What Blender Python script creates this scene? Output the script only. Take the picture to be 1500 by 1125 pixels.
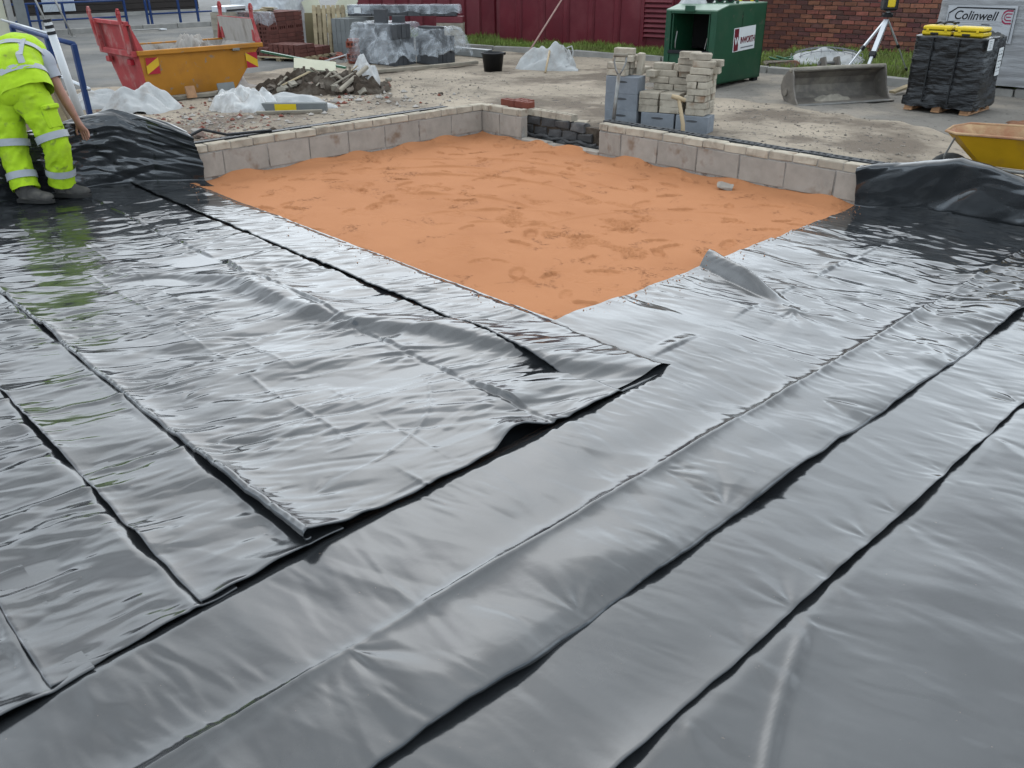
import bpy, bmesh, math, random
import numpy as np
from mathutils import Matrix, Vector, Euler

for o in list(bpy.data.objects):
    bpy.data.objects.remove(o)
scene = bpy.context.scene
C = scene.collection
R = math.radians
random.seed(7)

# ------------------------------------------------------------------ camera
cam_d = bpy.data.cameras.new('camera')
cam_d.sensor_width = 36.0
cam_d.lens = 36.0 * 1259.66 / 1500.0
cam_d.clip_start = 0.05
cam_d.clip_end = 2000.0
cam = bpy.data.objects.new('camera', cam_d)
C.objects.link(cam)
_r = Vector((0.68826473, 0.72544047, -0.00527161))
_u = Vector((-0.31973521, 0.30985687, 0.89540947))
_f = Vector((-0.65119971, 0.61459324, -0.44521241))
cam.matrix_world = Matrix(((_r.x, _u.x, -_f.x, 7.562),
                           (_r.y, _u.y, -_f.y, -6.6913),
                           (_r.z, _u.z, -_f.z, 1.8224),
                           (0, 0, 0, 1)))
scene.camera = cam

# ------------------------------------------------------------------ overcast sky and veiled sun
SUN_EL, SUN_AZ = R(36), R(308)      # direction towards the sun, azimuth measured from +Y clockwise
world = bpy.data.worlds.new('World')
scene.world = world
world.use_nodes = True
wn, wl = world.node_tree.nodes, world.node_tree.links
wn.clear()
sky = wn.new('ShaderNodeTexSky')
sky.sky_type = 'NISHITA'
sky.sun_disc = False
sky.sun_elevation = SUN_EL
sky.sun_rotation = SUN_AZ
sky.air_density = 1.0
sky.dust_density = 4.0
sky.ozone_density = 1.0
hsv = wn.new('ShaderNodeHueSaturation')
hsv.inputs['Saturation'].default_value = 0.15
wl.new(sky.outputs['Color'], hsv.inputs['Color'])
tc = wn.new('ShaderNodeTexCoord')
mp = wn.new('ShaderNodeMapping')
mp.inputs['Scale'].default_value = (1.0, 1.0, 2.2)
wl.new(tc.outputs['Generated'], mp.inputs['Vector'])
cl = wn.new('ShaderNodeTexNoise')
cl.inputs['Scale'].default_value = 1.7
cl.inputs['Detail'].default_value = 5.0
cl.inputs['Roughness'].default_value = 0.55
wl.new(mp.outputs['Vector'], cl.inputs['Vector'])
cr = wn.new('ShaderNodeValToRGB')
cr.color_ramp.elements[0].position = 0.36
cr.color_ramp.elements[0].color = (3.5, 4.5, 5.6, 1)
cr.color_ramp.elements[1].position = 0.66
cr.color_ramp.elements[1].color = (10.8, 12.6, 14.3, 1)
wl.new(cl.outputs['Fac'], cr.inputs['Fac'])
sep = wn.new('ShaderNodeSeparateXYZ')          # sky gradient: clouds brighter at the horizon than overhead
wl.new(tc.outputs['Generated'], sep.inputs[0])
grd = wn.new('ShaderNodeMapRange')
grd.inputs['From Min'].default_value = 0.0; grd.inputs['From Max'].default_value = 1.0
grd.inputs['To Min'].default_value = 0.86; grd.inputs['To Max'].default_value = 0.46
wl.new(sep.outputs['Z'], grd.inputs['Value'])
cg = wn.new('ShaderNodeVectorMath'); cg.operation = 'SCALE'
wl.new(cr.outputs['Color'], cg.inputs[0]); wl.new(grd.outputs['Result'], cg.inputs['Scale'])
mx = wn.new('ShaderNodeMixRGB')
mx.inputs['Fac'].default_value = 0.88
wl.new(hsv.outputs['Color'], mx.inputs['Color1'])
wl.new(cg.outputs['Vector'], mx.inputs['Color2'])
bg = wn.new('ShaderNodeBackground')
bg.inputs['Strength'].default_value = 0.15
wl.new(mx.outputs['Color'], bg.inputs['Color'])
wo = wn.new('ShaderNodeOutputWorld')
wl.new(bg.outputs['Background'], wo.inputs['Surface'])

sun_d = bpy.data.lights.new('sun', 'SUN')
sun_d.energy = 1.0
sun_d.angle = R(140)
sun_d.color = (1.0, 0.96, 0.9)
sun = bpy.data.objects.new('sun', sun_d)
C.objects.link(sun)
_sd = Vector((math.sin(SUN_AZ) * math.cos(SUN_EL), math.cos(SUN_AZ) * math.cos(SUN_EL), math.sin(SUN_EL)))
sun.rotation_euler = _sd.to_track_quat('Z', 'Y').to_euler()

vs = scene.view_settings
vs.view_transform = 'Standard'
vs.look = 'None'
vs.gamma = 1.0
vs.exposure = 1.0
vs.use_curve_mapping = False
scene.render.engine = 'CYCLES'
scene.cycles.max_bounces = 8
scene.cycles.transparent_max_bounces = 12

# ------------------------------------------------------------------ helpers: materials
def rgb(r, g, b):
    f = lambda c: (c / 255 / 12.92) if c / 255 <= 0.04045 else ((c / 255 + 0.055) / 1.055) ** 2.4
    return (f(r), f(g), f(b))

ALB = 0.66          # common factor darkening the surface colours to suit the exposure

def mat(name, col, rough=0.8, var=0.15, vscale=6.0, col2=None, c2scale=2.0, c2lo=0.5, c2hi=0.65, c2detail=6,
        bump=0.0, bscale=60.0, metal=0.0, spec=0.28, rnd=0.0, coat=0.0, bdist=0.01, col3=None, c3scale=20, c3lo=.62, c3hi=.7,
        stretch=(1, 1, 1), hue=0.0):
    """Principled material with colour mottling, an optional second/third colour in patches and fine relief."""
    m = bpy.data.materials.new(name)
    m.use_nodes = True
    n, l = m.node_tree.nodes, m.node_tree.links
    b = n['Principled BSDF']
    b.inputs['Roughness'].default_value = rough
    b.inputs['Metallic'].default_value = metal
    b.inputs['Specular IOR Level'].default_value = spec
    b.inputs['Coat Weight'].default_value = coat
    t = n.new('ShaderNodeTexCoord')
    mpn = n.new('ShaderNodeMapping')
    mpn.inputs['Scale'].default_value = stretch
    l.new(t.outputs['Object'], mpn.inputs['Vector'])
    vec = mpn.outputs['Vector']
    oi = n.new('ShaderNodeObjectInfo')
    ad = n.new('ShaderNodeVectorMath'); ad.operation = 'ADD'
    sc = n.new('ShaderNodeVectorMath'); sc.operation = 'SCALE'
    sc.inputs['Scale'].default_value = 37.0
    cmb = n.new('ShaderNodeCombineXYZ')
    for k in 'XYZ':
        l.new(oi.outputs['Random'], cmb.inputs[k])
    l.new(cmb.outputs[0], sc.inputs[0])
    l.new(vec, ad.inputs[0]); l.new(sc.outputs[0], ad.inputs[1])
    vec = ad.outputs[0]
    def noise(scale, detail=6, rough=0.6):
        q = n.new('ShaderNodeTexNoise')
        q.inputs['Scale'].default_value = scale
        q.inputs['Detail'].default_value = detail
        q.inputs['Roughness'].default_value = rough
        l.new(vec, q.inputs['Vector'])
        return q.outputs['Fac']
    def mixer(a, bcol, fac):
        q = n.new('ShaderNodeMixRGB')
        if isinstance(a, tuple): q.inputs['Color1'].default_value = (*a, 1)
        else: l.new(a, q.inputs['Color1'])
        if isinstance(bcol, tuple): q.inputs['Color2'].default_value = (*bcol, 1)
        else: l.new(bcol, q.inputs['Color2'])
        l.new(fac, q.inputs['Fac'])
        return q.outputs['Color']
    def ramp(fac, lo, hi):
        q = n.new('ShaderNodeMapRange')
        q.inputs['From Min'].default_value = lo; q.inputs['From Max'].default_value = hi
        l.new(fac, q.inputs['Value'])
        return q.outputs['Result']
    col = tuple(q * ALB for q in col)
    col2 = tuple(q * ALB for q in col2) if col2 is not None else None
    col3 = tuple(q * ALB for q in col3) if col3 is not None else None
    lo_c = tuple(c * (1 - var) for c in col); hi_c = tuple(min(1, c * (1 + var)) for c in col)
    c = mixer(lo_c, hi_c, ramp(noise(vscale), 0.3, 0.7))
    if col2 is not None:
        c = mixer(c, tuple(col2), ramp(noise(c2scale, c2detail), c2lo, c2hi))
    if col3 is not None:
        c = mixer(c, tuple(col3), ramp(noise(c3scale, 3), c3lo, c3hi))
    if rnd > 0:
        hs = n.new('ShaderNodeHueSaturation')
        q = n.new('ShaderNodeMapRange')
        q.inputs['To Min'].default_value = 1 - rnd; q.inputs['To Max'].default_value = 1 + rnd
        l.new(oi.outputs['Random'], q.inputs['Value'])
        l.new(q.outputs['Result'], hs.inputs['Value'])
        if hue:
            wv = n.new('ShaderNodeTexWhiteNoise'); wv.noise_dimensions = '1D'
            l.new(oi.outputs['Random'], wv.inputs['W'])
            q2 = n.new('ShaderNodeMapRange')
            q2.inputs['To Min'].default_value = 0.5 - hue; q2.inputs['To Max'].default_value = 0.5 + hue
            l.new(wv.outputs['Value'], q2.inputs['Value']); l.new(q2.outputs['Result'], hs.inputs['Hue'])
        l.new(c, hs.inputs['Color'])
        c = hs.outputs['Color']
    l.new(c, b.inputs['Base Color'])
    if bump > 0:
        bp = n.new('ShaderNodeBump')
        bp.inputs['Strength'].default_value = bump
        bp.inputs['Distance'].default_value = bdist
        l.new(noise(bscale, 5, 0.65), bp.inputs['Height'])
        l.new(bp.outputs['Normal'], b.inputs['Normal'])
    # roughness variation
    rr = n.new('ShaderNodeMapRange')
    rr.inputs['To Min'].default_value = max(0, rough - 0.08); rr.inputs['To Max'].default_value = min(1, rough + 0.08)
    l.new(noise(vscale * 1.7, 3), rr.inputs['Value']); l.new(rr.outputs['Result'], b.inputs['Roughness'])
    return m

def film_mat(name, base=0.25, tint=(0.85, 0.87, 0.88), scale=8.0):
    """clear or milky polythene film: partly see-through, with white streaks that paint the glints on its creases"""
    m = bpy.data.materials.new(name)
    m.use_nodes = True
    n, l = m.node_tree.nodes, m.node_tree.links
    b = n['Principled BSDF']
    b.inputs['Base Color'].default_value = (*tint, 1)
    b.inputs['Roughness'].default_value = 0.22
    tr = n.new('ShaderNodeBsdfTransparent')
    mxs = n.new('ShaderNodeMixShader')
    t = n.new('ShaderNodeTexCoord')
    q = n.new('ShaderNodeTexNoise'); q.inputs['Scale'].default_value = scale; q.inputs['Detail'].default_value = 4; q.inputs['Distortion'].default_value = 1.6
    l.new(t.outputs['Object'], q.inputs['Vector'])
    mr = n.new('ShaderNodeMapRange'); mr.inputs['From Min'].default_value = 0.38; mr.inputs['From Max'].default_value = 0.68
    mr.inputs['To Min'].default_value = base; mr.inputs['To Max'].default_value = min(1, base + 0.36)
    l.new(q.outputs['Fac'], mr.inputs['Value']); l.new(mr.outputs['Result'], mxs.inputs['Fac'])
    bp = n.new('ShaderNodeBump'); bp.inputs['Strength'].default_value = 0.25; bp.inputs['Distance'].default_value = 0.03
    l.new(q.outputs['Fac'], bp.inputs['Height']); l.new(bp.outputs['Normal'], b.inputs['Normal'])
    l.new(tr.outputs[0], mxs.inputs[1]); l.new(b.outputs[0], mxs.inputs[2])
    l.new(mxs.outputs[0], n['Material Output'].inputs['Surface'])
    return m

# ------------------------------------------------------------------ helpers: objects
def link(o, parent=None):
    C.objects.link(o)
    if parent is not None:
        o.parent = parent
    return o

def obj(name, me, parent=None, loc=(0, 0, 0), rot=(0, 0, 0), m=None):
    if m is not None and not me.materials:
        me.materials.append(m)
    o = bpy.data.objects.new(name, me)
    o.location = loc; o.rotation_euler = rot
    return link(o, parent)

def tag(o, label=None, cat=None, group=None, kind=None):
    if label: o['label'] = label
    if cat: o['category'] = cat
    if group: o['group'] = group
    if kind: o['kind'] = kind
    return o

def thing(name, label, cat, loc=(0, 0, 0), rz=0.0, group=None, rot=None):
    o = bpy.data.objects.new(name, None)
    o.empty_display_size = 0.1
    o.location = loc
    o.rotation_euler = rot if rot else (0, 0, rz)
    C.objects.link(o)
    return tag(o, label, cat, group)

def mesh(name, v, f, m=None, smooth=False):
    me = bpy.data.meshes.new(name)
    me.from_pydata([tuple(map(float, q)) for q in v], [], [tuple(int(k) for k in q) for q in f])
    if m is not None: me.materials.append(m)
    if smooth: me.polygons.foreach_set('use_smooth', [True] * len(me.polygons))
    me.update()
    return me

def grid_mesh(name, P, m, smooth=True, close_u=False):
    """P: (nu, nv, 3) array of points -> quad mesh"""
    nu, nv = P.shape[:2]
    me = bpy.data.meshes.new(name)
    V = P.reshape(-1, 3).astype(np.float32)
    iu = np.arange(nu if close_u else nu - 1); iv = np.arange(nv - 1)
    A, B = np.meshgrid(iu, iv, indexing='ij')
    A2 = (A + 1) % nu
    F = np.stack([A * nv + B, A2 * nv + B, A2 * nv + B + 1, A * nv + B + 1], -1).reshape(-1, 4)
    me.vertices.add(len(V)); me.vertices.foreach_set('co', V.ravel())
    me.loops.add(F.size); me.loops.foreach_set('vertex_index', F.ravel().astype(np.int32))
    me.polygons.add(len(F)); me.polygons.foreach_set('loop_start', np.arange(0, F.size, 4, dtype=np.int32))
    if smooth: me.polygons.foreach_set('use_smooth', np.ones(len(F), dtype=bool))
    me.update(calc_edges=True)
    if m is not None: me.materials.append(m)
    return me

class MB:
    """collects boxes, bars, tubes and lathes into one mesh"""
    def __init__(s): s.v = []; s.f = []
    def add(s, v, f):
        k = len(s.v); s.v += [tuple(q) for q in v]; s.f += [tuple(i + k for i in q) for q in f]; return s
    def hexa(s, b, t):
        return s.add(list(b) + list(t), [(3, 2, 1, 0), (4, 5, 6, 7), (0, 1, 5, 4), (1, 2, 6, 5), (2, 3, 7, 6), (3, 0, 4, 7)])
    def box(s, c, d, rot=None):
        x, y, z = (q / 2 for q in d)
        P = [Vector(q) for q in ((-x, -y, -z), (x, -y, -z), (x, y, -z), (-x, y, -z), (-x, -y, z), (x, -y, z), (x, y, z), (-x, y, z))]
        if rot is not None:
            M = Euler(rot).to_matrix(); P = [M @ q for q in P]
        P = [q + Vector(c) for q in P]
        return s.hexa(P[:4], P[4:])
    def bar(s, a, b, w, h=None):
        a, b = Vector(a), Vector(b); h = h or w
        d = (b - a).normalized()
        up = Vector((0, 0, 1)) if abs(d.z) < 0.9 else Vector((0, 1, 0))
        x = d.cross(up).normalized() * (w / 2); y = x.cross(d).normalized() * (h / 2)
        return s.hexa([a - x - y, a + x - y, a + x + y, a - x + y], [b - x - y, b + x - y, b + x + y, b - x + y])
    def tube(s, pts, r, n=10, cap=True):
        pts = [Vector(q) for q in pts]
        rs = r if hasattr(r, '__len__') else [r] * len(pts)
        k = len(s.v); prev = None
        for i, q in enumerate(pts):
            d = (pts[min(i + 1, len(pts) - 1)] - pts[max(i - 1, 0)]).normalized()
            if prev is None:
                x = d.cross(Vector((0, 0, 1)) if abs(d.z) < 0.9 else Vector((0, 1, 0))).normalized()
            else:
                x = (prev - d * prev.dot(d)).normalized()
            prev = x; y = d.cross(x)
            for j in range(n):
                a = 2 * math.pi * j / n
                s.v.append(tuple(q + (x * math.cos(a) + y * math.sin(a)) * rs[i]))
        for i in range(len(pts) - 1):
            for j in range(n):
                j2 = (j + 1) % n
                s.f.append((k + i * n + j, k + i * n + j2, k + (i + 1) * n + j2, k + (i + 1) * n + j))
        if cap:
            s.f.append(tuple(k + j for j in range(n))[::-1]); s.f.append(tuple(k + (len(pts) - 1) * n + j for j in range(n)))
        return s
    def lathe(s, prof, n=20, c=(0, 0, 0)):
        k = len(s.v)
        for (r, z) in prof:
            for j in range(n):
                a = 2 * math.pi * j / n
                s.v.append((c[0] + r * math.cos(a), c[1] + r * math.sin(a), c[2] + z))
        for i in range(len(prof) - 1):
            for j in range(n):
                j2 = (j + 1) % n
                s.f.append((k + i * n + j, k + i * n + j2, k + (i + 1) * n + j2, k + (i + 1) * n + j))
        return s
    def prism(s, poly, a, b):
        """poly: list of (x, z) closed outline, extruded along y from a to b"""
        n = len(poly); k = len(s.v)
        s.v += [(x, a, z) for x, z in poly] + [(x, b, z) for x, z in poly]
        s.f.append(tuple(range(k, k + n))); s.f.append(tuple(range(k + n, k + 2 * n))[::-1])
        for i in range(n):
            j = (i + 1) % n
            s.f.append((k + i, k + n + i, k + n + j, k + j))
        return s
    def mesh(s, name, m=None, smooth=False, bevel=0.0, weld=False):
        me = mesh(name, s.v, s.f, m, smooth)
        bm = bmesh.new(); bm.from_mesh(me)
        if weld: bmesh.ops.remove_doubles(bm, verts=bm.verts, dist=1e-5)
        bmesh.ops.recalc_face_normals(bm, faces=bm.faces)
        if bevel > 0:
            eds = [e for e in bm.edges if len(e.link_faces) == 2 and e.calc_face_angle(0) > 0.5]
            bmesh.ops.bevel(bm, geom=eds, offset=bevel, segments=1, affect='EDGES', clamp_overlap=True)
        bm.to_mesh(me); bm.free(); me.update()
        return me
    def build(s, name, m, parent=None, loc=(0, 0, 0), rot=(0, 0, 0), smooth=False, bevel=0.0, weld=False):
        return obj(name, s.mesh(name, m, smooth, bevel, weld), parent, loc, rot)

def text_mesh(txt, size, m, shear=0.0, space=1.0, bold=0.0, ext=0.0008):
    cu = bpy.data.curves.new('txt', 'FONT')
    cu.body = txt; cu.size = size; cu.align_x = 'CENTER'; cu.align_y = 'CENTER'
    cu.shear = shear; cu.space_character = space; cu.offset = bold; cu.extrude = ext
    o = bpy.data.objects.new('txt', cu); C.objects.link(o)
    dg = bpy.context.evaluated_depsgraph_get(); dg.update()
    me = bpy.data.meshes.new_from_object(o.evaluated_get(dg))
    bpy.data.objects.remove(o)
    me.materials.clear(); me.materials.append(m)
    return me

# ------------------------------------------------------------------ helpers: noise on arrays
def _hash(ix, iy, seed):
    h = (ix.astype(np.int64) * 374761393 + iy.astype(np.int64) * 668265263 + seed * 974634777) & 0xffffffff
    h = ((h ^ (h >> 13)) * 1274126177) & 0xffffffff
    h = (h ^ (h >> 16)) & 0xffffffff
    return h.astype(np.float64) / 4294967295.0

def gn(x, y, seed=0):
    """gradient noise, about -0.7 .. 0.7"""
    x = np.asarray(x, float); y = np.asarray(y, float)
    x, y = np.broadcast_arrays(x, y)
    ix = np.floor(x); iy = np.floor(y); fx = x - ix; fy = y - iy
    ux = fx * fx * fx * (fx * (fx * 6 - 15) + 10); uy = fy * fy * fy * (fy * (fy * 6 - 15) + 10)
    def g(dx, dy):
        a = _hash(ix + dx, iy + dy, seed) * 2 * np.pi
        return np.cos(a) * (fx - dx) + np.sin(a) * (fy - dy)
    return ((g(0, 0) * (1 - ux) + g(1, 0) * ux) * (1 - uy) + (g(0, 1) * (1 - ux) + g(1, 1) * ux) * uy) * 1.4

def fbm(x, y, seed=0, oct=4, gain=0.5):
    s = 0; a = 1; f = 1
    for i in range(oct):
        s = s + a * gn(x * f, y * f, seed + 31 * i); a *= gain; f *= 2.03
    return s

def sst(a, b, x):
    t = np.clip((x - a) / (b - a), 0, 1)
    return t * t * (3 - 2 * t)

def bell(x, w):
    return np.exp(-(x / w) ** 2)

def wrinkle(x, y, ang, lng, sht, seed, sharp=True):
    """long creases running in direction ang; length scale lng, spacing sht"""
    wx = x + 0.25 * sht * 3 * gn(x / (sht * 5), y / (sht * 5), seed + 5)
    wy = y + 0.25 * sht * 3 * gn(x / (sht * 5), y / (sht * 5), seed + 9)
    a = ang + 0.5 * gn(x / 0.9, y / 0.9, seed + 3)
    u = wx * np.cos(ang) + wy * np.sin(ang)
    v = -wx * np.sin(ang) + wy * np.cos(ang)
    v = v + 0.35 * sht * gn(u / (lng * 0.7), v / (sht * 2.5), seed + 77) * 2
    n = gn(u / lng, v / sht, seed)
    if sharp:
        return (1 - np.abs(n) * 2.2) * 0.5 + 0.5 * gn(u / (lng * .8) + 7, v / (sht * 1.3), seed + 1)
    return n

def facet(x, y, ang, lng, sht, seed):
    """crumpled-film relief: flat facets between sharp creases, stretched along ang; about -1 .. 1"""
    u = (x * np.cos(ang) + y * np.sin(ang)) / lng
    v = (-x * np.sin(ang) + y * np.cos(ang)) / sht
    wu = u + .75 * gn(u / 1.9, v / 2.6, seed + 11) + .2 * gn(u * 1.1, v * 1.1, seed + 12)
    wv = v + .95 * gn(u / 1.6, v / 2.4, seed + 13) + .25 * gn(u * 1.2, v * 1.2, seed + 14) + u * .35
    i, j = np.floor(wu), np.floor(wv); fu, fv = wu - i, wv - j
    h = lambda a, b: _hash(i + a, j + b, seed) * 2 - 1
    lo = h(0, 0) + (h(1, 0) - h(0, 0)) * fu + (h(0, 1) - h(0, 0)) * fv
    hi = h(1, 1) + (h(0, 1) - h(1, 1)) * (1 - fu) + (h(1, 0) - h(1, 1)) * (1 - fv)
    return np.where(fu + fv < 1, lo, hi)
# ================================================================== materials
def membrane_mat():
    m = bpy.data.materials.new('black_polythene')
    m.use_nodes = True
    n, l = m.node_tree.nodes, m.node_tree.links
    b = n['Principled BSDF']
    t = n.new('ShaderNodeTexCoord')
    def noise(scale, detail, dist=0.0, rough=.6):
        q = n.new('ShaderNodeTexNoise'); q.inputs['Scale'].default_value = scale; q.inputs['Detail'].default_value = detail
        q.inputs['Distortion'].default_value = dist; q.inputs['Roughness'].default_value = rough
        l.new(t.outputs['Object'], q.inputs['Vector']); return q.outputs['Fac']
    def rng(fac, a, c, lo, hi):
        q = n.new('ShaderNodeMapRange'); q.inputs['From Min'].default_value = a; q.inputs['From Max'].default_value = c
        q.inputs['To Min'].default_value = lo; q.inputs['To Max'].default_value = hi
        l.new(fac, q.inputs['Value']); return q.outputs['Result']
    # dusty film: faint pale dust patches over black
    mxr = n.new('ShaderNodeMixRGB')
    mxr.inputs['Color1'].default_value = (0.009, 0.010, 0.011, 1); mxr.inputs['Color2'].default_value = (0.026, 0.027, 0.028, 1)
    l.new(rng(noise(1.6, 8), .35, .7, 0, 1), mxr.inputs['Fac'])
    # specks of sandy dirt trodden on the sheet
    mx2 = n.new('ShaderNodeMixRGB'); mx2.inputs['Color2'].default_value = (0.10, 0.07, 0.05, 1)
    l.new(mxr.outputs[0], mx2.inputs['Color1']); l.new(rng(noise(55, 2), .755, .775, 0, .7), mx2.inputs['Fac'])
    l.new(mx2.outputs[0], b.inputs['Base Color'])
    dust = rng(noise(2.6, 9, .8, .7), .52, .74, 0, 1)
    mx3 = n.new('ShaderNodeMixRGB'); mx3.inputs['Color2'].default_value = (0.062, 0.056, 0.050, 1)
    dm = n.new('ShaderNodeMath'); dm.operation = 'MULTIPLY'; dm.inputs[1].default_value = .22
    l.new(dust, dm.inputs[0]); l.new(dm.outputs[0], mx3.inputs['Fac']); l.new(mx2.outputs[0], mx3.inputs['Color1']); l.new(mx3.outputs[0], b.inputs['Base Color'])
    ra = n.new('ShaderNodeMath'); ra.operation = 'MULTIPLY_ADD'; ra.inputs[1].default_value = .05
    l.new(dust, ra.inputs[0]); l.new(rng(noise(2.3, 6), .3, .7, .10, .19), ra.inputs[2]); l.new(ra.outputs[0], b.inputs['Roughness'])
    b.inputs['IOR'].default_value = 1.42
    b.inputs['Specular IOR Level'].default_value = 1.0
    bp = n.new('ShaderNodeBump'); bp.inputs['Strength'].default_value = 0.07; bp.inputs['Distance'].default_value = 0.004
    l.new(noise(28, 4, .8), bp.inputs['Height']); l.new(bp.outputs['Normal'], b.inputs['Normal'])
    return m
M = {}
M['poly'] = membrane_mat()
def sand_mat():
    """soft orange building sand: smoothed areas, damp darker crumbs in trampled patches"""
    m = bpy.data.materials.new('orange_sand'); m.use_nodes = True
    n, l = m.node_tree.nodes, m.node_tree.links; b = n['Principled BSDF']
    b.inputs['Roughness'].default_value = .95; b.inputs['Specular IOR Level'].default_value = .15
    t = n.new('ShaderNodeTexCoord')
    def noise(scale, detail, rough=.6, dist=0.0):
        q = n.new('ShaderNodeTexNoise'); q.inputs['Scale'].default_value = scale; q.inputs['Detail'].default_value = detail; q.inputs['Roughness'].default_value = rough; q.inputs['Distortion'].default_value = dist
        l.new(t.outputs['Object'], q.inputs['Vector']); return q.outputs['Fac']
    def rng(fac, a, c, lo=0., hi=1.):
        q = n.new('ShaderNodeMapRange'); q.inputs['From Min'].default_value = a; q.inputs['From Max'].default_value = c; q.inputs['To Min'].default_value = lo; q.inputs['To Max'].default_value = hi
        l.new(fac, q.inputs['Value']); return q.outputs['Result']
    def mix(a, c, fac):
        q = n.new('ShaderNodeMixRGB'); l.new(fac, q.inputs['Fac'])
        for k, v in (('Color1', a), ('Color2', c)):
            if isinstance(v, tuple): q.inputs[k].default_value = (*v, 1)
            else: l.new(v, q.inputs[k])
        return q.outputs['Color']
    def mul(a, c):
        q = n.new('ShaderNodeMath'); q.operation = 'MULTIPLY'; l.new(a, q.inputs[0]); l.new(c, q.inputs[1]); return q.outputs[0]
    patch = rng(noise(3.4, 5, .65, .8), .57, .66)
    crumb = rng(noise(38, 4, .6), .50, .58)
    damp = rng(noise(1.1, 4), .45, .75)
    grain = noise(420, 2)
    c = mix((0.37, 0.158, 0.070), (0.33, 0.136, 0.058), damp)
    c = mix(c, (0.14, 0.045, 0.018), mul(patch, rng(crumb, 0, 1, 0, .5)))
    c = mix(c, (0.34, 0.165, 0.085), rng(grain, .58, .75, 0, .5))
    l.new(c, b.inputs['Base Color'])
    hsum = n.new('ShaderNodeMath'); hsum.operation = 'MULTIPLY_ADD'
    l.new(mul(patch, crumb), hsum.inputs[0]); hsum.inputs[1].default_value = -1.0; l.new(rng(grain, 0, 1, 0, .25), hsum.inputs[2])
    bp = n.new('ShaderNodeBump'); bp.inputs['Strength'].default_value = .9; bp.inputs['Distance'].default_value = .008
    l.new(hsum.outputs[0], bp.inputs['Height']); l.new(bp.outputs['Normal'], b.inputs['Normal'])
    return m
M['sand'] = sand_mat()
M['yard'] = mat('compacted_dirt', (0.43, 0.355, 0.27), 0.95, .25, 1.1, col2=(0.21, 0.165, 0.125), c2scale=.9, c2lo=.48, c2hi=.60, col3=(0.10, .085, .075), c3scale=14, c3lo=.60, c3hi=.70, bump=.8, bscale=70, bdist=.02, spec=.2)
M['asphalt'] = mat('worn_asphalt', (0.17, 0.163, 0.152), 0.9, .25, 1.5, col2=(.28, .255, .22), c2scale=.8, c2lo=.45, c2hi=.7, bump=.6, bscale=120, bdist=.01, spec=.3)
M['apron'] = mat('dusty_asphalt', (0.235, 0.21, 0.18), 0.92, .2, 1.8, col2=(.37, .315, .25), c2scale=1.0, c2lo=.46, c2hi=.64, col3=(.11, .10, .09), c3scale=18, c3lo=.60, c3hi=.70, bump=.7, bscale=90, bdist=.012, spec=.2)
M['ground'] = mat('bare_ground', (0.24, 0.22, 0.19), 0.95, .2, .5, bump=.4, bscale=40)
M['kerb'] = mat('kerb_concrete', (0.33, 0.31, 0.28), 0.9, .2, 4, bump=.3, bscale=80)
M['pave'] = mat('pavement', (0.25, 0.24, 0.225), 0.9, .15, 2, bump=.3, bscale=80)
M['block'] = mat('concrete_block', (0.405, 0.355, 0.30), 0.95, .12, 9, col2=(.48, .435, .38), c2scale=5, c2lo=.52, c2hi=.7, col3=(.27, .19, .135), c3scale=5, c3lo=.56, c3hi=.72, bump=.7, bscale=130, bdist=.004, rnd=.07, spec=.2)
M['cbrick'] = mat('concrete_brick', (0.50, 0.43, 0.335), 0.95, .13, 12, col2=(.30, .25, .19), c2scale=9, c2lo=.50, c2hi=.70, col3=(.30, .19, .12), c3scale=4, c3lo=.60, c3hi=.72, bump=.7, bscale=130, bdist=.004, rnd=.12, spec=.2)
M['mortar'] = mat('mortar', (0.40, 0.37, 0.33), 0.95, .2, 20, bump=.8, bscale=120, bdist=.006, col3=(.20, .165, .14), c3scale=11, c3lo=.56, c3hi=.66, spec=.2)
M['gbrick'] = mat('grey_engineering_brick', (0.055, 0.056, 0.058), 0.7, .25, 20, bump=.3, bscale=120, rnd=.15)
M['dblock'] = mat('dark_block', (0.085, 0.080, 0.078), 0.95, .25, 12, col2=(.15, .135, .12), c2scale=6, c2lo=.55, c2hi=.7, bump=.9, bscale=90, bdist=.008, rnd=.2)
M['rbrick'] = mat('red_engineering_brick', (0.23, 0.060, 0.035), 0.75, .15, 14, bump=.3, bscale=120, rnd=.15)
M['brbrick'] = mat('brown_red_brick', (0.135, 0.045, 0.033), 0.8, .18, 12, bump=.3, bscale=120, rnd=.2)
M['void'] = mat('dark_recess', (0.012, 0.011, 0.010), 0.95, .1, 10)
M['rubble'] = mat('rubble_stone', (0.21, 0.17, 0.135), 0.95, .3, 3, col2=(.30, .13, .09), c2scale=2, c2lo=.58, c2hi=.62, bump=.5, bscale=60)
M['soil'] = mat('dark_soil', (0.075, 0.055, 0.04), 0.98, .3, 8, bump=.9, bscale=60, bdist=.02, col2=(.20, .165, .13), c2scale=5, c2lo=.5, c2hi=.7, spec=.15)

# ================================================================== the setting: ground, yard, road
G = 0.15                                     # level of the yard round the foundation
def ground_sheet():
    mb = MB(); mb.add([(-400, -400, -.30), (400, -400, -.30), (400, 400, -.30), (-400, 400, -.30)], [(0, 1, 2, 3)])
    tag(mb.build('ground', M['ground']), kind='structure')
    mb = MB(); mb.add([(-.1, -40, -.09), (60, -40, -.09), (60, .1, -.09), (-.1, .1, -.09)], [(0, 1, 2, 3)])
    tag(mb.build('concrete_slab', M['pave']), kind='structure')
ground_sheet()

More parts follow.
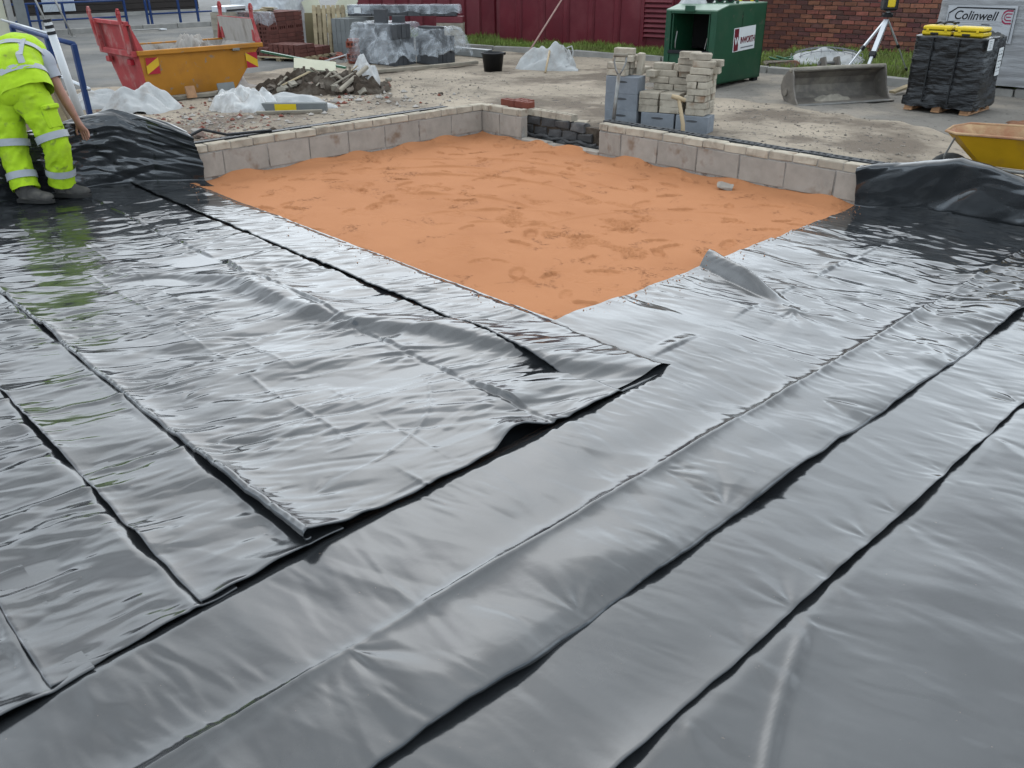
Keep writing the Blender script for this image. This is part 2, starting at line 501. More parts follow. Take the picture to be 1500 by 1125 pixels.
def yard_z(x, y):
    z = G + .018 * fbm(x / 1.3, y / 1.3, 3, 3) + .007 * fbm(x / .25, y / .25, 8, 2)
    z = z - .10 * sst(3.2, 4.8, x) * sst(0.35, .9, y) * (1 - sst(2.5, 4.5, y))      # dips beside the barrow
    return z

def yard():
    # a grid finer near the foundation, with the foundation's footprint left out
    xs = np.unique(np.round(np.concatenate([np.linspace(-80, -12, 35), np.arange(-12, 9, .06), np.linspace(9, 80, 40), [-.33]]), 3))
    ys = np.unique(np.round(np.concatenate([np.linspace(-60, -5, 30), np.arange(-5, 11, .06), np.linspace(11, 80, 35), [.33]]), 3))
    X, Y = np.meshgrid(xs, ys, indexing='ij')
    Z = yard_z(X, Y)
    P = np.stack([X, Y, Z], -1)
    nu, nv = X.shape
    me = bpy.data.meshes.new('yard')
    A, B = np.meshgrid(np.arange(nu - 1), np.arange(nv - 1), indexing='ij')
    keep = ~((X[:-1, :-1] >= -.331) & (Y[1:, 1:] <= .331)) & ~((X[:-1, :-1] >= -.65) & (Y[1:, 1:] <= -3.5))
    A = A[keep]; B = B[keep]
    F = np.stack([A * nv + B, (A + 1) * nv + B, (A + 1) * nv + B + 1, A * nv + B + 1], -1)
    me.vertices.add(nu * nv); me.vertices.foreach_set('co', P.reshape(-1).astype(np.float32))
    me.loops.add(F.size); me.loops.foreach_set('vertex_index', F.ravel().astype(np.int32))
    me.polygons.add(len(F)); me.polygons.foreach_set('loop_start', np.arange(0, F.size, 4, dtype=np.int32))
    me.polygons.foreach_set('use_smooth', np.ones(len(F), dtype=bool))
    me.update(calc_edges=True)
    tag(obj('yard', me, m=M['yard']), kind='structure')
    # earth face of the trench below the yard's edge
    mb = MB()
    mb.add([(-.332, -3.5, -.29), (-.332, .332, -.29), (-.332, .332, G + .03), (-.332, -3.5, G + .03), (80, .332, -.29), (80, .332, G + .03), (-.66, -60, -.29), (-.66, -3.5, -.29), (-.66, -3.5, G + .03), (-.66, -60, G + .03)],
           [(0, 1, 2, 3), (1, 4, 5, 2), (6, 7, 8, 9), (7, 0, 3, 8)])
    tag(mb.build('trench_side', M['soil']), kind='structure')
yard()

def road():
    # the grey road beyond the skip, a kerb and the far pavement in front of the brown building
    nx, ny = 120, 160
    X, Y = np.meshgrid(np.linspace(-16.2, -5.6, nx), np.linspace(-30, 40, ny), indexing='ij')
    edge = -5.6 - 1.1 * sst(0, 1, (Y + 6) / 14) - .5 * gn(Y / 1.7, 0 * Y, 4)
    X = -16.2 + (X + 16.2) / 10.6 * (edge + 16.2)
    Z = G + .035 + .006 * gn(X / .9, Y / .9, 2) - .05 * sst(.985, 1, (X + 16.2) / (edge + 16.2))
    tag(obj('road', grid_mesh('road', np.stack([X, Y, Z], -1), M['asphalt'])), kind='structure')
    mb = MB(); mb.box((-24.2, 5, G + .07), (15.9, 70, .14)); tag(mb.build('pavement', M['pave']), kind='structure')
    kerb = tag(MB().box((-16.24, 5, G + .06), (.02, 70, .12)).build('kerb', M['kerb']), kind='structure')
    me = MB().box((0, 0, 0), (.125, .905, .15)).mesh('kerb_stone', M['kerb'], bevel=.012)
    for k in range(18):
        obj('kerb_stone', me, kerb, (-16.165, -5 + k * .915, G + .085))
road()

# asphalt apron at the right, under the digger bucket and the pallets
def apron():
    n = 90
    U, Vv = np.meshgrid(np.linspace(0, 1, n), np.linspace(0, 1, n), indexing='ij')
    lo = 2.5 + .35 * gn(U * 7, 0 * U, 3) + .18 * gn(U * 23, 0 * U, 5)
    X = -.9 + 8.5 * U
    hi = 6.02 + .0 * U
    lo = lo + 1.1 * (1 - U) 
    Y = lo + (hi - lo) * Vv
    Z = yard_z(X, Y) + .012 - .035 * (1 - sst(0, .05, Vv)) - .03 * (1 - sst(0, .04, U))
    tag(obj('asphalt_apron', grid_mesh('asphalt_apron', np.stack([X, Y, Z], -1), M['apron'])), kind='structure')
apron()

# ================================================================== sand bed
def sand_bed():
    xs = np.arange(-.02, 4.75, .0105); ys = np.arange(-3.72, .02, .0105)
    X, Y = np.meshgrid(xs, ys, indexing='ij')
    Z = .005 * fbm(X / 1.3, Y / 1.3, 11, 2) + .0015 * fbm(X / .2, Y / .2, 12, 2)
    # raked arcs left by the screed
    for (cx, cy, r, a0, a1, amp) in ((2.35, -2.9, 2.40, 75, 172, .034), (2.35, -2.8, 1.95, 70, 165, .036), (2.35, -2.8, 1.60, 62, 160, .040), (2.5, -3.0, 1.15, 60, 150, .034),
                                     (3.3, -3.0, 1.2, 95, 170, .028), (3.3, -3.0, .85, 80, 165, .028), (4.6, -2.2, 1.5, 110, 200, .018)):
        d = np.hypot(X - cx, Y - cy) + .05 * gn(X / .5, Y / .5, int(r * 100))
        th = np.degrees(np.arctan2(Y - cy, X - cx))
        w = sst(a0, a0 + 15, th) * (1 - sst(a1 - 15, a1, th)) * (.45 + .8 * gn(th / 14, d * 0, int(r * 7)) ) 
        Z += np.clip(w, 0, 1) * amp * (sst(-.035, 0, d - r) * (1 - sst(0, .016, d - r))) * .9
    # trampled, crumbly patches
    mask = sst(.25, .5, fbm(X / .42 + 3, Y / .30, 21, 3)) * (.35 + sst(-.1, .5, gn(X / 1.3, Y / 1.3, 5)))
    cr = fbm(X / .028, Y / .022, 31, 2)
    Z += mask * (.013 * np.clip(cr, -.3, .8) - .005)
    # separate footprints
    rng = np.random.RandomState(5)
    for k in range(110):
        x0, y0, a = rng.uniform(.1, 4.5), rng.uniform(-3.5, -.1), rng.uniform(0, 6.28)
        u = (X - x0) * math.cos(a) + (Y - y0) * math.sin(a); v = -(X - x0) * math.sin(a) + (Y - y0) * math.cos(a)
        sz = rng.uniform(.55, 1.0)
        d = np.sqrt((u / (.13 * sz)) ** 2 + (v / (.05 * sz)) ** 2)
        q = (1 - sst(.82, 1.0, d)); rim = bell(d - 1.12, .12)
        loc = d < 2.2
        dep = rng.uniform(.007, .018)
        Z[loc] += (-dep * q + dep * .6 * rim * (.3 + fbm(u / .03, v / .03, k, 2)))[loc] + (q * .006 * gn(u / .02, v / .2, k))[loc]
    # a low bank of dropped sand against the walls
    edge = np.minimum(X, -Y)
    Z += .05 * np.clip(1 - edge / .16, 0, 1) ** 2 * (.35 + sst(-.3, .5, gn(X / .4, Y / .4, 77)))
    Z = np.where((X > 4.62) | (Y < -3.6), Z - .03, Z)
    tag(obj('sand_bed', grid_mesh('sand_bed', np.stack([X, Y, Z], -1), M['sand'])), kind='structure')
sand_bed()

# ================================================================== foundation walls
def rough_box(name, d, m, seed, cham=.006, jit=.004):
    """chamfered block with slightly uneven corners"""
    rng = random.Random(seed)
    me = MB().box((0, 0, 0), d).mesh(name, m, bevel=cham)
    for v in me.vertices:
        v.co += Vector((rng.uniform(-jit, jit), rng.uniform(-jit, jit), rng.uniform(-jit, jit)))
    return me

def holed_brick(name, m, seed, L=.215, W=.1025, H=.065):
    """perforated brick: three slots sunk into its top"""
    xs = [-L/2, -.080, -.040, -.020, .020, .040, .080, L/2]; ys = [-W/2, -.024, .024, W/2]
    v = []; f = []
    for z in (H/2,):
        for x in xs:
            for y in ys: v.append((x, y, z))
    idx = lambda i, j: i * 4 + j
    base = len(v); v += [(-L/2, -W/2, -H/2), (L/2, -W/2, -H/2), (L/2, W/2, -H/2), (-L/2, W/2, -H/2)]
    for i in range(7):
        for j in range(3):
            q = (idx(i, j), idx(i + 1, j), idx(i + 1, j + 1), idx(i, j + 1))
            if j == 1 and i in (1, 3, 5):
                k = len(v)
                for c in q: v.append((v[c][0], v[c][1], H/2 - .05))
                for a in range(4): f.append((q[a], q[(a + 1) % 4], k + (a + 1) % 4, k + a))
                f.append((k, k + 1, k + 2, k + 3))
            else: f.append(q)
    f.append(tuple(idx(i, 0) for i in range(8))[::-1] + (base, base + 1)); f.append(tuple(idx(i, 3) for i in range(8)) + (base + 2, base + 3))
    f.append((idx(0, 0), idx(0, 1), idx(0, 2), idx(0, 3), base + 3, base)); f.append((idx(7, 3), idx(7, 2), idx(7, 1), idx(7, 0), base + 1, base + 2))
    f.append((base + 3, base + 2, base + 1, base))
    me = mesh(name, v, f, m)
    bm = bmesh.new(); bm.from_mesh(me); bmesh.ops.recalc_face_normals(bm, faces=bm.faces); bm.to_mesh(me); bm.free()
    return me

BLK = [rough_box('block', (.442, .1, .215), M['block'], s, .005, .0035) for s in range(4)]
BRK = [rough_box('brick', (.215, .1025, .066), M['cbrick'], 10 + s, .006, .004) for s in range(5)]
HBR = [holed_brick('brick', M['gbrick'], s) for s in range(1)]
RHB = [holed_brick('brick', M['rbrick'], s) for s in range(1)]
ZB, ZT = .262, .336     # joint under the brick course, top of the wall

def leaf(name, label, start, ang, length, first=.45, drop=0.0, seed=0, half_end=None):
    """inner leaf: one course of blocks with a course of concrete bricks on top; x runs along the wall, y is its depth (0 = room face)"""
    rng = random.Random(seed)
    root = thing(name, label, 'wall', start, ang)
    mb = MB(); mb.box((length / 2, .052, .13), (length - .012, .086, .392)); mb.build('mortar', M['mortar'], root)
    x = 0.0; w = first; k = 0
    while x < length - .02:
        w = min(w, length - x)
        o = obj('block', BLK[k % 4], root, (x + w / 2, .05 + rng.uniform(-.003, .003), ZB - .1075 - .006 + rng.uniform(-.002, .002)), (0, 0, rng.uniform(-.006, .006)))
        o.scale = ((w - .010) / .442, 1, 1)
        # the block below, mostly buried in the sand
        x += w; w = .45; k += 1
    x = 0.0; w = .1125; k = 0
    while x < length - .02:
        w = min(w, length - x)
        o = obj('brick', BRK[k % 5], root, (x + w / 2, .0505 + rng.uniform(-.004, .004), ZB + .037 + rng.uniform(-.003, .003)), (0, 0, rng.uniform(-.012, .012)))
        o.scale = ((w - .008) / .215, 1, 1)
        x += w; w = .225; k += 1
    return root
# the left wall's room face is x = 0; the rear wall's is y = 0
leaf('block_wall', 'long pale block wall with brick course along the far left edge of the sand', (0, -3.40, 0), math.pi / 2, 3.50, first=.25, seed=1)
leaf('block_wall', 'short stub of pale block wall between the far sand corner and the dark gap', (.004, 0, 0), 0, .64, first=.29, seed=2)
leaf('block_wall', 'pale block wall along the right rear of the sand, past the dark gap', (1.76, 0, 0), 0, 2.86, first=.285, seed=3)

def outer_leaf(label, start, ang, n, seed, top=.325):
    rng = random.Random(seed)
    root = thing('outer_brick_leaf', label, 'brick wall', start, ang)
    L = n * .225
    MB().box((L / 2, .051, .02), (L - .01, .09, .46)).build('brickwork_below', M['dblock'], root)
    for k in range(n):
        obj('brick', HBR[0], root, (k * .225 + .1125, .051 + rng.uniform(-.004, .004), top - .0325 + rng.uniform(-.003, .003)), (0, 0, rng.uniform(-.015, .015)))
    return root
outer_leaf('row of black perforated bricks behind the left pale wall', (-.215, -3.46, 0), math.pi / 2, 14, 4, .318)
outer_leaf('row of black perforated bricks behind the right pale wall', (1.62, .215, 0), 0, 14, 5, .318)

def dark_gap():
    # outer leaf of dark rough blockwork seen through the doorway gap, stepped down to the right
    rng = random.Random(9)
    root = thing('dark_block_wall', 'dark rough stepped blockwork seen through the gap in the pale wall', 'wall', (.05, .215, 0))
    MB().box((.78, .055, -.03), (1.56, .085, .50)).build('mortar', M['soil'], root)
    me = [rough_box('block', (.2, .1, .088), M['dblock'], 40 + s, .012, .012) for s in range(4)]
    for r in range(5):
        n = 7
        for k in range(n):
            x = .02 + k * .222 + (.11 if r % 2 else 0)
            if x > 1.45: continue
            z = -.19 + r * .098
            if r == 4 and x > 1.2: continue
            o = obj('block', me[(r + k) % 4], root, (x + .1, .047 + rng.uniform(-.014, .006), z + rng.uniform(-.006, .006)), (rng.uniform(-.05, .05), 0, rng.uniform(-.04, .04)))
    # pale perforated bricks laid on top, and a smear of mortar
    for k in range(3):
        obj('brick', holed_brick('brick', M['cbrick'], k), root, (.56 + k * .226, .058, .282), (0, 0, rng.uniform(-.03, .03)))
    # lumps of mortar squeezed from the beds
    for r in range(3):
        xs = np.linspace(0, 1.5, 60)
        mb = MB(); mb.tube([(x, -.006 + .012 * math.sin(x * 31 + r) , -.145 + r * .098 + .012 * math.sin(x * 23 + 2 * r)) for x in xs], [.012 + .010 * abs(math.sin(x * 47 + r * 2)) for x in xs], 7)
        mb.build('mortar_bed', M['dblock'], root, smooth=True)
    # ledge of concrete left at the foot of the gap
    led = thing('concrete_ledge', 'low broken concrete strip across the foot of the gap', 'ledge', (.645, 0, 0))
    for k, (a, w, h) in enumerate(((0, .38, .045), (.385, .36, .03), (.75, .36, .05))):
        obj('slab', rough_box('slab', (w, .11, h + .1), M['block'], 60 + k, .012, .008), led, (a + w / 2, .05, h / 2 - .05))
    # a few red perforated bricks stacked at the left end
    st = thing('red_brick_stack', 'small stack of red perforated bricks at the left end of the dark blockwork', 'brick stack', (.03, .27, .245))
    for (x, y, z, a) in ((.16, .0, .033, .03), (.16, .0, .099, -.02), (.385, .0, .099, .02), (.30, .0, .033, 1.57), (.27, .11, .033, .1), (.27, .112, .099, 0)):
        obj('brick', RHB[0], st, (x, y, z), (0, 0, a))
    MB().box((.12, -.075, -.01), (.42, .05, .014)).build('damp_course_strip', M['gbrick'], st)
dark_gap()
# ================================================================== black polythene membranes
def fan(x, y, px, py, ang, L, k, amp, spread=.7):
    """creases radiating from a pinch point"""
    dx, dy = x - px, y - py
    r = np.hypot(dx, dy) + 1e-6
    th = np.arctan2(dy, dx) - ang
    th = (th + np.pi) % (2 * np.pi) - np.pi
    L = L * (.5 + .9 * abs(math.sin(px * 12.7 + py * 31.3)))
    w = np.exp(-r / L) * sst(0.0, .06, r) * np.exp(-(th / spread) ** 2)
    amp = amp * (.12 + .22 * abs(math.sin(px * 37.1 + py * 17.7))); 
    return amp * w * (np.abs(((th * k / 6.2832 + .13 * gn(r * 9, th * 2, 3)) % 1) - .5) * 4 - 1)

def rolled(P, edge, sgn, rad, turn, rows=9):
    """adds rows to a sheet grid that curl its free edge under. edge: 'v1' or 'u1' or 'v0'"""
    A = P if edge[0] == 'v' else P.transpose(1, 0, 2)
    last, prev = (A[:, -1], A[:, -2]) if edge[1] == '1' else (A[:, 0], A[:, 1])
    d = last - prev; d[:, 2] = 0; d /= np.linalg.norm(d, axis=1)[:, None]
    up = np.array([0, 0, 1.0])
    out = []
    for i in range(1, rows + 1):
        t = turn * i / rows
        out.append(last + d * (np.sin(t) * rad)[:, None] - up * ((1 - np.cos(t)) * rad)[:, None])
    out = np.stack(out, 1)
    A = np.concatenate([A, out], 1) if edge[1] == '1' else np.concatenate([out[:, ::-1], A], 1)
    return A if edge[0] == 'v' else A.transpose(1, 0, 2)

SHEETS = []
def sheet(label, P, thick=None):
    o = obj('membrane_sheet', grid_mesh('membrane_sheet', P, M['poly']))
    SHEETS.append(o)
    return tag(o, label, 'membrane', 'black polythene membrane sheets')

def gridxy(x0, x1, y0, y1, s):
    xs = np.linspace(x0, x1, int((x1 - x0) / s) + 1); ys = np.linspace(y0, y1, int((y1 - y0) / s) + 1)
    return np.meshgrid(xs, ys, indexing='ij')

def crumple(x, y, ang, seed, a1=.006, a2=.0022, a3=.009):
    """broad soft ripples, long flat-sided creases and fine crinkles, in patches"""
    m1 = .35 + .9 * sst(-.35, .4, gn(x / .6, y / .6, seed + 90))
    m2 = .15 + 1.1 * sst(-.2, .45, gn(x / .4, y / .4, seed + 95))
    h = a1 * 1.25 * facet(x, y, ang, .62, .17, seed) + a1 * .85 * m1 * facet(x, y, ang + .3, .42, .085, seed + 40)
    h = h + a2 * 1.9 * m1 * facet(x, y, ang - .25, .26, .045, seed + 60) + a2 * 1.8 * m2 * facet(x, y, ang + .15, .13, .026, seed + 80)
    h = h + a3 * fbm(x / .7, y / .7, seed + 70, 2)
    return h

# ---- right strips, running along Y -------------------------------------------------
def right_a():
    X, Y = gridxy(4.515, 6.24, -7.6, .16, .0085)
    wob = .012 * gn(Y / .5, 0 * Y, 61) + .008 * gn(Y / .16, 0 * Y, 62)
    t = (X - 4.515) / (6.24 - 4.515)
    Xw = X + wob * np.where(t < .5, 1 - t * 2, 0) + .018 * gn(Y / .55, 0 * Y, 63) * sst(.8, 1, t) + .006 * gn(Y / .13, 0 * Y, 64) * sst(.9, 1, t)
    far = sst(-3.2, -1.2, Y)
    cr = crumple(X, Y, .18, 100, .0055, .0018, .006)
    H = .016 + cr * (.46 + .8 * far)
    H += .008 * fbm(X / .45, Y / .6, 130, 2) * (1 - .4 * far) + .006 * facet(X, Y, .5, .8, .4, 133)
    # factory crease near x = 5.86, then the strip that rolls down to the lifted edge
    cx = 5.862 + .006 * gn(Y / .8, 0 * Y, 65)
    d = X - cx
    H += .030 * np.exp(-np.abs(d) / .035) * (.7 + .5 * gn(Y / .6, 0 * Y, 66))
    H += np.where(d > 0, (.018 + .012 * gn(Y / .7, 0 * Y, 67)) * np.sin(np.clip(d / .38, 0, 1) * np.pi * .62), 0)
    H += np.where(d > 0, sst(0, .3, d) * .020 * wrinkle(X, Y, .35, .5, .42, 140, False) * (.6 + far), 0)
    H += np.where(d > 0, sst(0, .1, d) * far * .012 * wrinkle(X, Y, .9, .3, .10, 145), 0)
    # lip over the shadow gap
    lip = .008 + .014 * sst(-.3, .4, gn(Y / .9, 0 * Y, 68))
    H += sst(.30, .4, d) * (lip - .020)
    # seam of the narrow strip near x = 5.15 and the pinch beside the flap
    sx = 5.17 + .03 * np.sin(Y * 1.3) + .02 * gn(Y / .4, 0 * Y, 69)
    s = X - sx
    act = np.clip(sst(-3.6, -3.2, Y) * (.3 + gn(Y / .45, 0 * Y, 70) * 1.6), 0, 1)
    H += act * .014 * sst(-.10, -.005, s) * (1 - sst(-.004, .016, s))
    H += .012 * bell(s - .02, .012) * act * 0
    for (px, py, a) in ((5.36, -2.42, 0.2), (5.36, -2.42, -1.2), (5.36, -2.42, 2.9), (5.92, -2.62, -.2), (6.0, -3.3, .0), (5.95, -1.5, .5), (5.88, -4.3, .3), (5.85, -5.75, .4), (6.2, -4.35, 2.6), (6.22, -5.15, 2.7)):
        H += fan(X, Y, px, py, a, .20, 9, .020)
    # flap standing up at the inner edge: a fold running from the sand edge inwards
    u = (X - 4.50); v = Y - (-2.02 - .42 * np.clip(u, 0, 1) ** 1.0)
    prof = np.clip(1 - np.abs(v) / (.105 * (1 - .45 * np.clip(u / .85, 0, 1))), 0, 1)
    H += .090 * np.sin(prof * np.pi / 2) * (1 - sst(.35, .85, u)) * np.where(v < 0, 1.0, prof ** .3)
    H += .02 * bell(np.hypot(X - 5.34, Y + 2.42), .05)
    # loose rise where the sheet climbs the wall
    H += .04 * sst(-.35, .16, Y) ** 2 * (1 - sst(5.9, 6.2, X) * .5)
    # the strip passes under the left sheets: keep low there
    xu = 5.36 + .075 * (-(Y + 5.4)).clip(0, 3)
    und = (1 - sst(xu - .12, xu + .015, X)) * (1 - sst(-3.75, -3.5, Y))
    H = np.maximum(H, .003) * (1 - und) - .022 * und
    P = np.stack([Xw, Y, H], -1)
    P = rolled(P, 'u1', 1, .008 + .006 * sst(-.3, .4, gn(Y[0] / .5, 0 * Y[0], 71)), 2.4, 5)
    sheet('wide membrane strip right of the sand, its edge raised over a dark gap', P)

def right_b():
    X, Y = gridxy(5.98, 6.645, -7.6, .1, .0085)
    d = 6.645 - X
    pin = np.zeros_like(Y)
    pts = (-2.66, -3.05, -3.50, -3.90, -4.12, -4.40, -4.63, -4.88)
    for q in pts: pin = np.maximum(pin, bell(Y - q, .05))
    far = sst(-3.6, -1.6, Y)
    H = -.004 + .006 * fbm(X / .5, Y / .8, 201, 2) + crumple(X, Y, .25, 210, .0035, .0012, .003) * (.36 + .7 * far)
    lip = (.004 + .008 * sst(-.3, .4, gn(Y / .35, 0 * Y, 202))) * (1 - .85 * pin)
    H += lip * np.exp(-d / .06)
    for q in pts: H += fan(X, Y, 6.645, q, math.pi - .35, .13, 8, .014 * (1 + .4 * math.sin(q * 9)))
    Xw = X + .012 * gn(Y / .5, 0 * Y, 203) * np.exp(-d / .2) + .006 * gn(Y / .12, 0 * Y, 204) * np.exp(-d / .05)
    P = np.stack([Xw, Y, H + .004 - .012 * (X < 6.1)], -1)
    P = rolled(P, 'u1', 1, .004 + 0 * Y[0], 2.2, 4)
    sheet('narrow smooth membrane strip between the shadow gap and the long seam at right', P)

def right_c():
    X, Y = gridxy(6.55, 9.2, -8.2, .1, .011)
    H = -.010 + .010 * fbm(X / .55, Y / .7, 301, 2)
    far = np.maximum(sst(-3.4, -2.2, Y), sst(7.15, 7.6, X) * sst(-5.6, -4.6, Y))
    H += crumple(X, Y, .35, 310, .0040, .0014, .004) * (.32 + .75 * far)
    for q in (-3.05, -3.50, -3.90, -4.40, -4.63, -4.88, -5.2):
        H += fan(X, Y, 6.66, q, -.5 + .3 * math.sin(q * 5), .22, 6, .012)
    # a long shallow crease wandering away from the seam
    cx = 6.68 + .42 * (-(Y + 4.6)).clip(0, 9) + .03 * np.sin(Y * 4)
    H += .008 * np.exp(-((X - cx) / .020) ** 2) * (1 - sst(-4.75, -4.55, Y))
    for (px, py, a) in ((7.35, -4.5, 0), (7.42, -4.2, .3), (7.3, -4.85, -.2), (7.1, -3.9, .5)):
        H += fan(X, Y, px, py, a, .22, 6, .016)
    H = H - .006 * (1 - sst(6.64, 6.70, X))
    P = np.stack([X, Y, H], -1)
    sheet('smooth grey-looking membrane in the near right corner beyond the long seam', P)
right_a(); right_b(); right_c()

# ---- left strips, running along X ---------------------------------------------------
WA = 1.35        # direction of the transverse creases
def xedge(Y):
    return 5.335 + .02 * gn(Y / .45, 0 * Y, 401) + .008 * gn(Y / .12, 0 * Y, 402) - .06 * bell(Y + 4.55, .12) + .012 * (-(Y + 5.5)).clip(0, 2) * 4

def left_a():
    s = .0088
    U, Y = gridxy(-.75, 5.33, -5.555, -3.50, s)
    xe = xedge(Y)
    X = -.75 + (U + .75) / 6.08 * (xe + .75)
    H = .020 + crumple(X, Y, WA, 410, .0085, .0028, .010) * (1 - .3 * sst(4.6, 5.3, X))
    # crease at y = -4.335: lips facing the viewer, broken where the ridge crosses
    fy = -4.335 + .010 * gn(X / .5, 0 * X, 411)
    d = Y - fy
    act = np.clip(.35 + 1.5 * gn(X / .32, 0 * X, 412), .12, 1) * (1 - bell(X - 3.72, .12))
    H += .026 * act * sst(.0, .012, d) * np.exp(-np.clip(d, 0, 9) / .09)
    H -= .004 * bell(d + .012, .012)
    # broad loose fold crossing the strip
    xk = [1.9, 2.25, 2.68, 3.38, 3.80, 4.2, 4.6, 4.95, 5.35]; yk = [-5.05, -4.68, -4.45, -4.40, -4.30, -4.06, -3.92, -3.82, -3.55]
    ry = np.interp(X, xk, yk) + .02 * gn(X / .3, 0 * X, 413)
    r = Y - ry
    amp = .055 * sst(1.9, 2.7, X) * (1 - .55 * sst(4.7, 5.3, X)) * (.8 + .3 * gn(X / .4, 0 * X, 414))
    H += amp * np.where(r > 0, np.exp(-(r / .20) ** 2), np.exp(-(r / .075) ** 2))
    # thin straight creases from the fold lines
    for (yy, a) in ((-5.05, .006), (-4.85, .004)):
        H += a * np.exp(-np.abs(Y - yy - .03 * gn(X / .8, 0 * X, int(-yy * 100))) / .008) * sst(-.3, .3, gn(X / .4, 0 * X, int(-yy * 10)))
    for (px, py, a) in ((3.80, -4.30, -2.0), (4.33, -4.35, -1.9), (4.58, -4.36, -1.9), (5.05, -4.40, -2.2), (5.25, -4.42, -1.6), (2.9, -4.33, 1.2), (3.3, -4.33, 1.4), (5.1, -5.4, 1.6), (4.0, -5.4, 1.9)):
        H += fan(X, Y, px, py, a, .20, 8, .020)
    # arcs of creases near the near end
    rr = np.hypot(X - 4.25, Y + 5.2)
    H += .006 * np.exp(-np.abs(rr - .82) / .008) * sst(.1, .5, X - 4.3) * sst(-5.3, -5.0, Y)
    # free end at x = 5.33 lifts in places
    e = xe - X
    lift = np.clip(.006 + .022 * gn(Y / .30, 0 * Y, 415), 0, .03) + .040 * bell(Y + 4.50, .10) + .035 * bell(Y + 5.50, .10)
    H += lift * np.exp(-e / .10)
    H = H * (1 - .8 * sst(-3.92, -3.86, Y)) 
    # rolled near edge at y = -5.555
    q = Y + 5.555
    ro = .022 + .012 * gn(X / .35, 0 * X, 416) + .020 * sst(4.3, 5.1, X) - .008 * (1 - sst(1.5, 2.5, X))
    H += ro * np.exp(-q / .055)
    X2 = X + 0
    Y2 = Y + np.exp(-q / .25) * (.012 * gn(X / .6, 0 * X, 417) + .006 * gn(X / .15, 0 * X, 418))
    P = np.stack([X2, Y2, np.maximum(H, .0093) + .006 * sst(4.4, 4.7, X)], -1)
    P = rolled(P, 'u1', 1, .005 + 0 * Y[0], 2.4, 4)
    rad = .014 + .006 * gn(P[:, 0, 0] / .4, 0 * P[:, 0, 0], 419) + .006 * sst(4.3, 5.2, P[:, 0, 0])
    P = rolled(P, 'v0', -1, rad, 3.5, 10)
    sheet('wide crumpled membrane strip on the left, near edge rolled into a ridge', P)

def left_border():
    U, Y = gridxy(-.55, 5.31, -3.875, -3.475, .0088)
    t = (Y + 3.875) / .40
    H = .026 + crumple(U, Y, WA - .1, 450, .0048, .0020, .006)
    act = np.clip(.55 + 1.0 * gn(U / .5, 0 * U, 451), .25, 1) * (1 - sst(4.15, 4.5, U))
    H += .007 * act * np.exp(-(Y + 3.875) / .05)
    # merges with the loose fold past x = 4.2
    ry = np.interp(U, [3.80, 4.2, 4.6, 4.95, 5.35], [-4.30, -4.06, -3.92, -3.82, -3.55]); r = Y - ry
    H += .050 * sst(3.6, 4.5, U) * (1 - .55 * sst(4.7, 5.3, U)) * np.where(r > 0, np.exp(-(r / .20) ** 2), np.exp(-(r / .075) ** 2))
    H = H * (.35 + .65 * (1 - sst(.80, 1, t)))
    Yw = Y + .010 * gn(U / .6, 0 * U, 452) + .006 * gn(U / .11, 0 * U, 453) - .09 * sst(3.9, 5.2, U) * (1 - t) + .015 * gn(U / .3, 0 * U, 454) * (1 - t)
    P = np.stack([U, Yw, np.maximum(H + .004, .008)], -1)
    P = rolled(P, 'v0', -1, .006 + 0 * P[:, 0, 0], 2.6, 5)
    sheet('narrow membrane border strip between the sand and the wide left strip', P)

def left_lower(y0, y1, base, seed, label, edge_seed, lift, xe_off, ytop, x0=-.45):
    U, Y = gridxy(x0, 5.33, y0, y1, .0092)
    xe = xedge(Y) + xe_off
    X = x0 + (U - x0) / (5.33 - x0) * (xe - x0)
    H = base + crumple(X, Y, WA + .1, seed, .0085, .0024, .010) + .010 * facet(X, Y, WA - .3, .55, .30, seed + 7)
    H = base + (H - base) * (1 - sst(ytop - .06, ytop - .01, Y)) - .006 * sst(ytop - .03, ytop, Y)
    e = xe - X
    H += np.clip(.022 + .018 * gn(Y / .25, 0 * Y, seed + 3), .010, .035) * np.exp(-e / .08)
    q = Y - y0
    H += np.clip(lift * (.8 + .8 * gn(X / .4, 0 * X, edge_seed)), .010, 1) * np.exp(-q / .06)
    # transverse pleats
    for k in range(4):
        xx = 1.6 + k * .95 + .2 * math.sin(seed + k * 2.1)
        c = xx + .12 * (Y - y0) + .03 * gn(Y / .15, 0 * Y, seed + k)
        H += .011 * np.exp(-np.abs(X - c) / .014) * sst(-.05, .1, q)
    for k in range(7):
        H += fan(X, Y, 2.0 + k * .5, y0 + .02, 1.4 + .3 * math.sin(k), .15, 8, .016)
    Y2 = Y + np.exp(-q / .2) * (.008 * gn(X / .5, 0 * X, seed + 4) + .006 * gn(X / .12, 0 * X, seed + 5))
    P = np.stack([X, Y2, np.maximum(H, base - .0113)], -1)
    P = rolled(P, 'u1', 1, .004 + 0 * Y[0], 2.4, 4)
    P = rolled(P, 'v0', -1, .006 + 0 * P[:, 0, 0], 2.8, 6)
    sheet(label, P)
left_a(); left_border()
left_lower(-5.955, -5.42, .018, 500, 'second membrane strip from the rolled ridge at left, with thin cross pleats', 511, .016, .01, -5.555)
left_lower(-6.412, -5.84, .014, 540, 'third membrane strip at the left edge, below the pleated one', 551, .018, .02, -5.955)
left_lower(-7.4, -6.30, .010, 580, 'corner of membrane at the lower left edge of the picture', 591, .014, .04, -6.412)

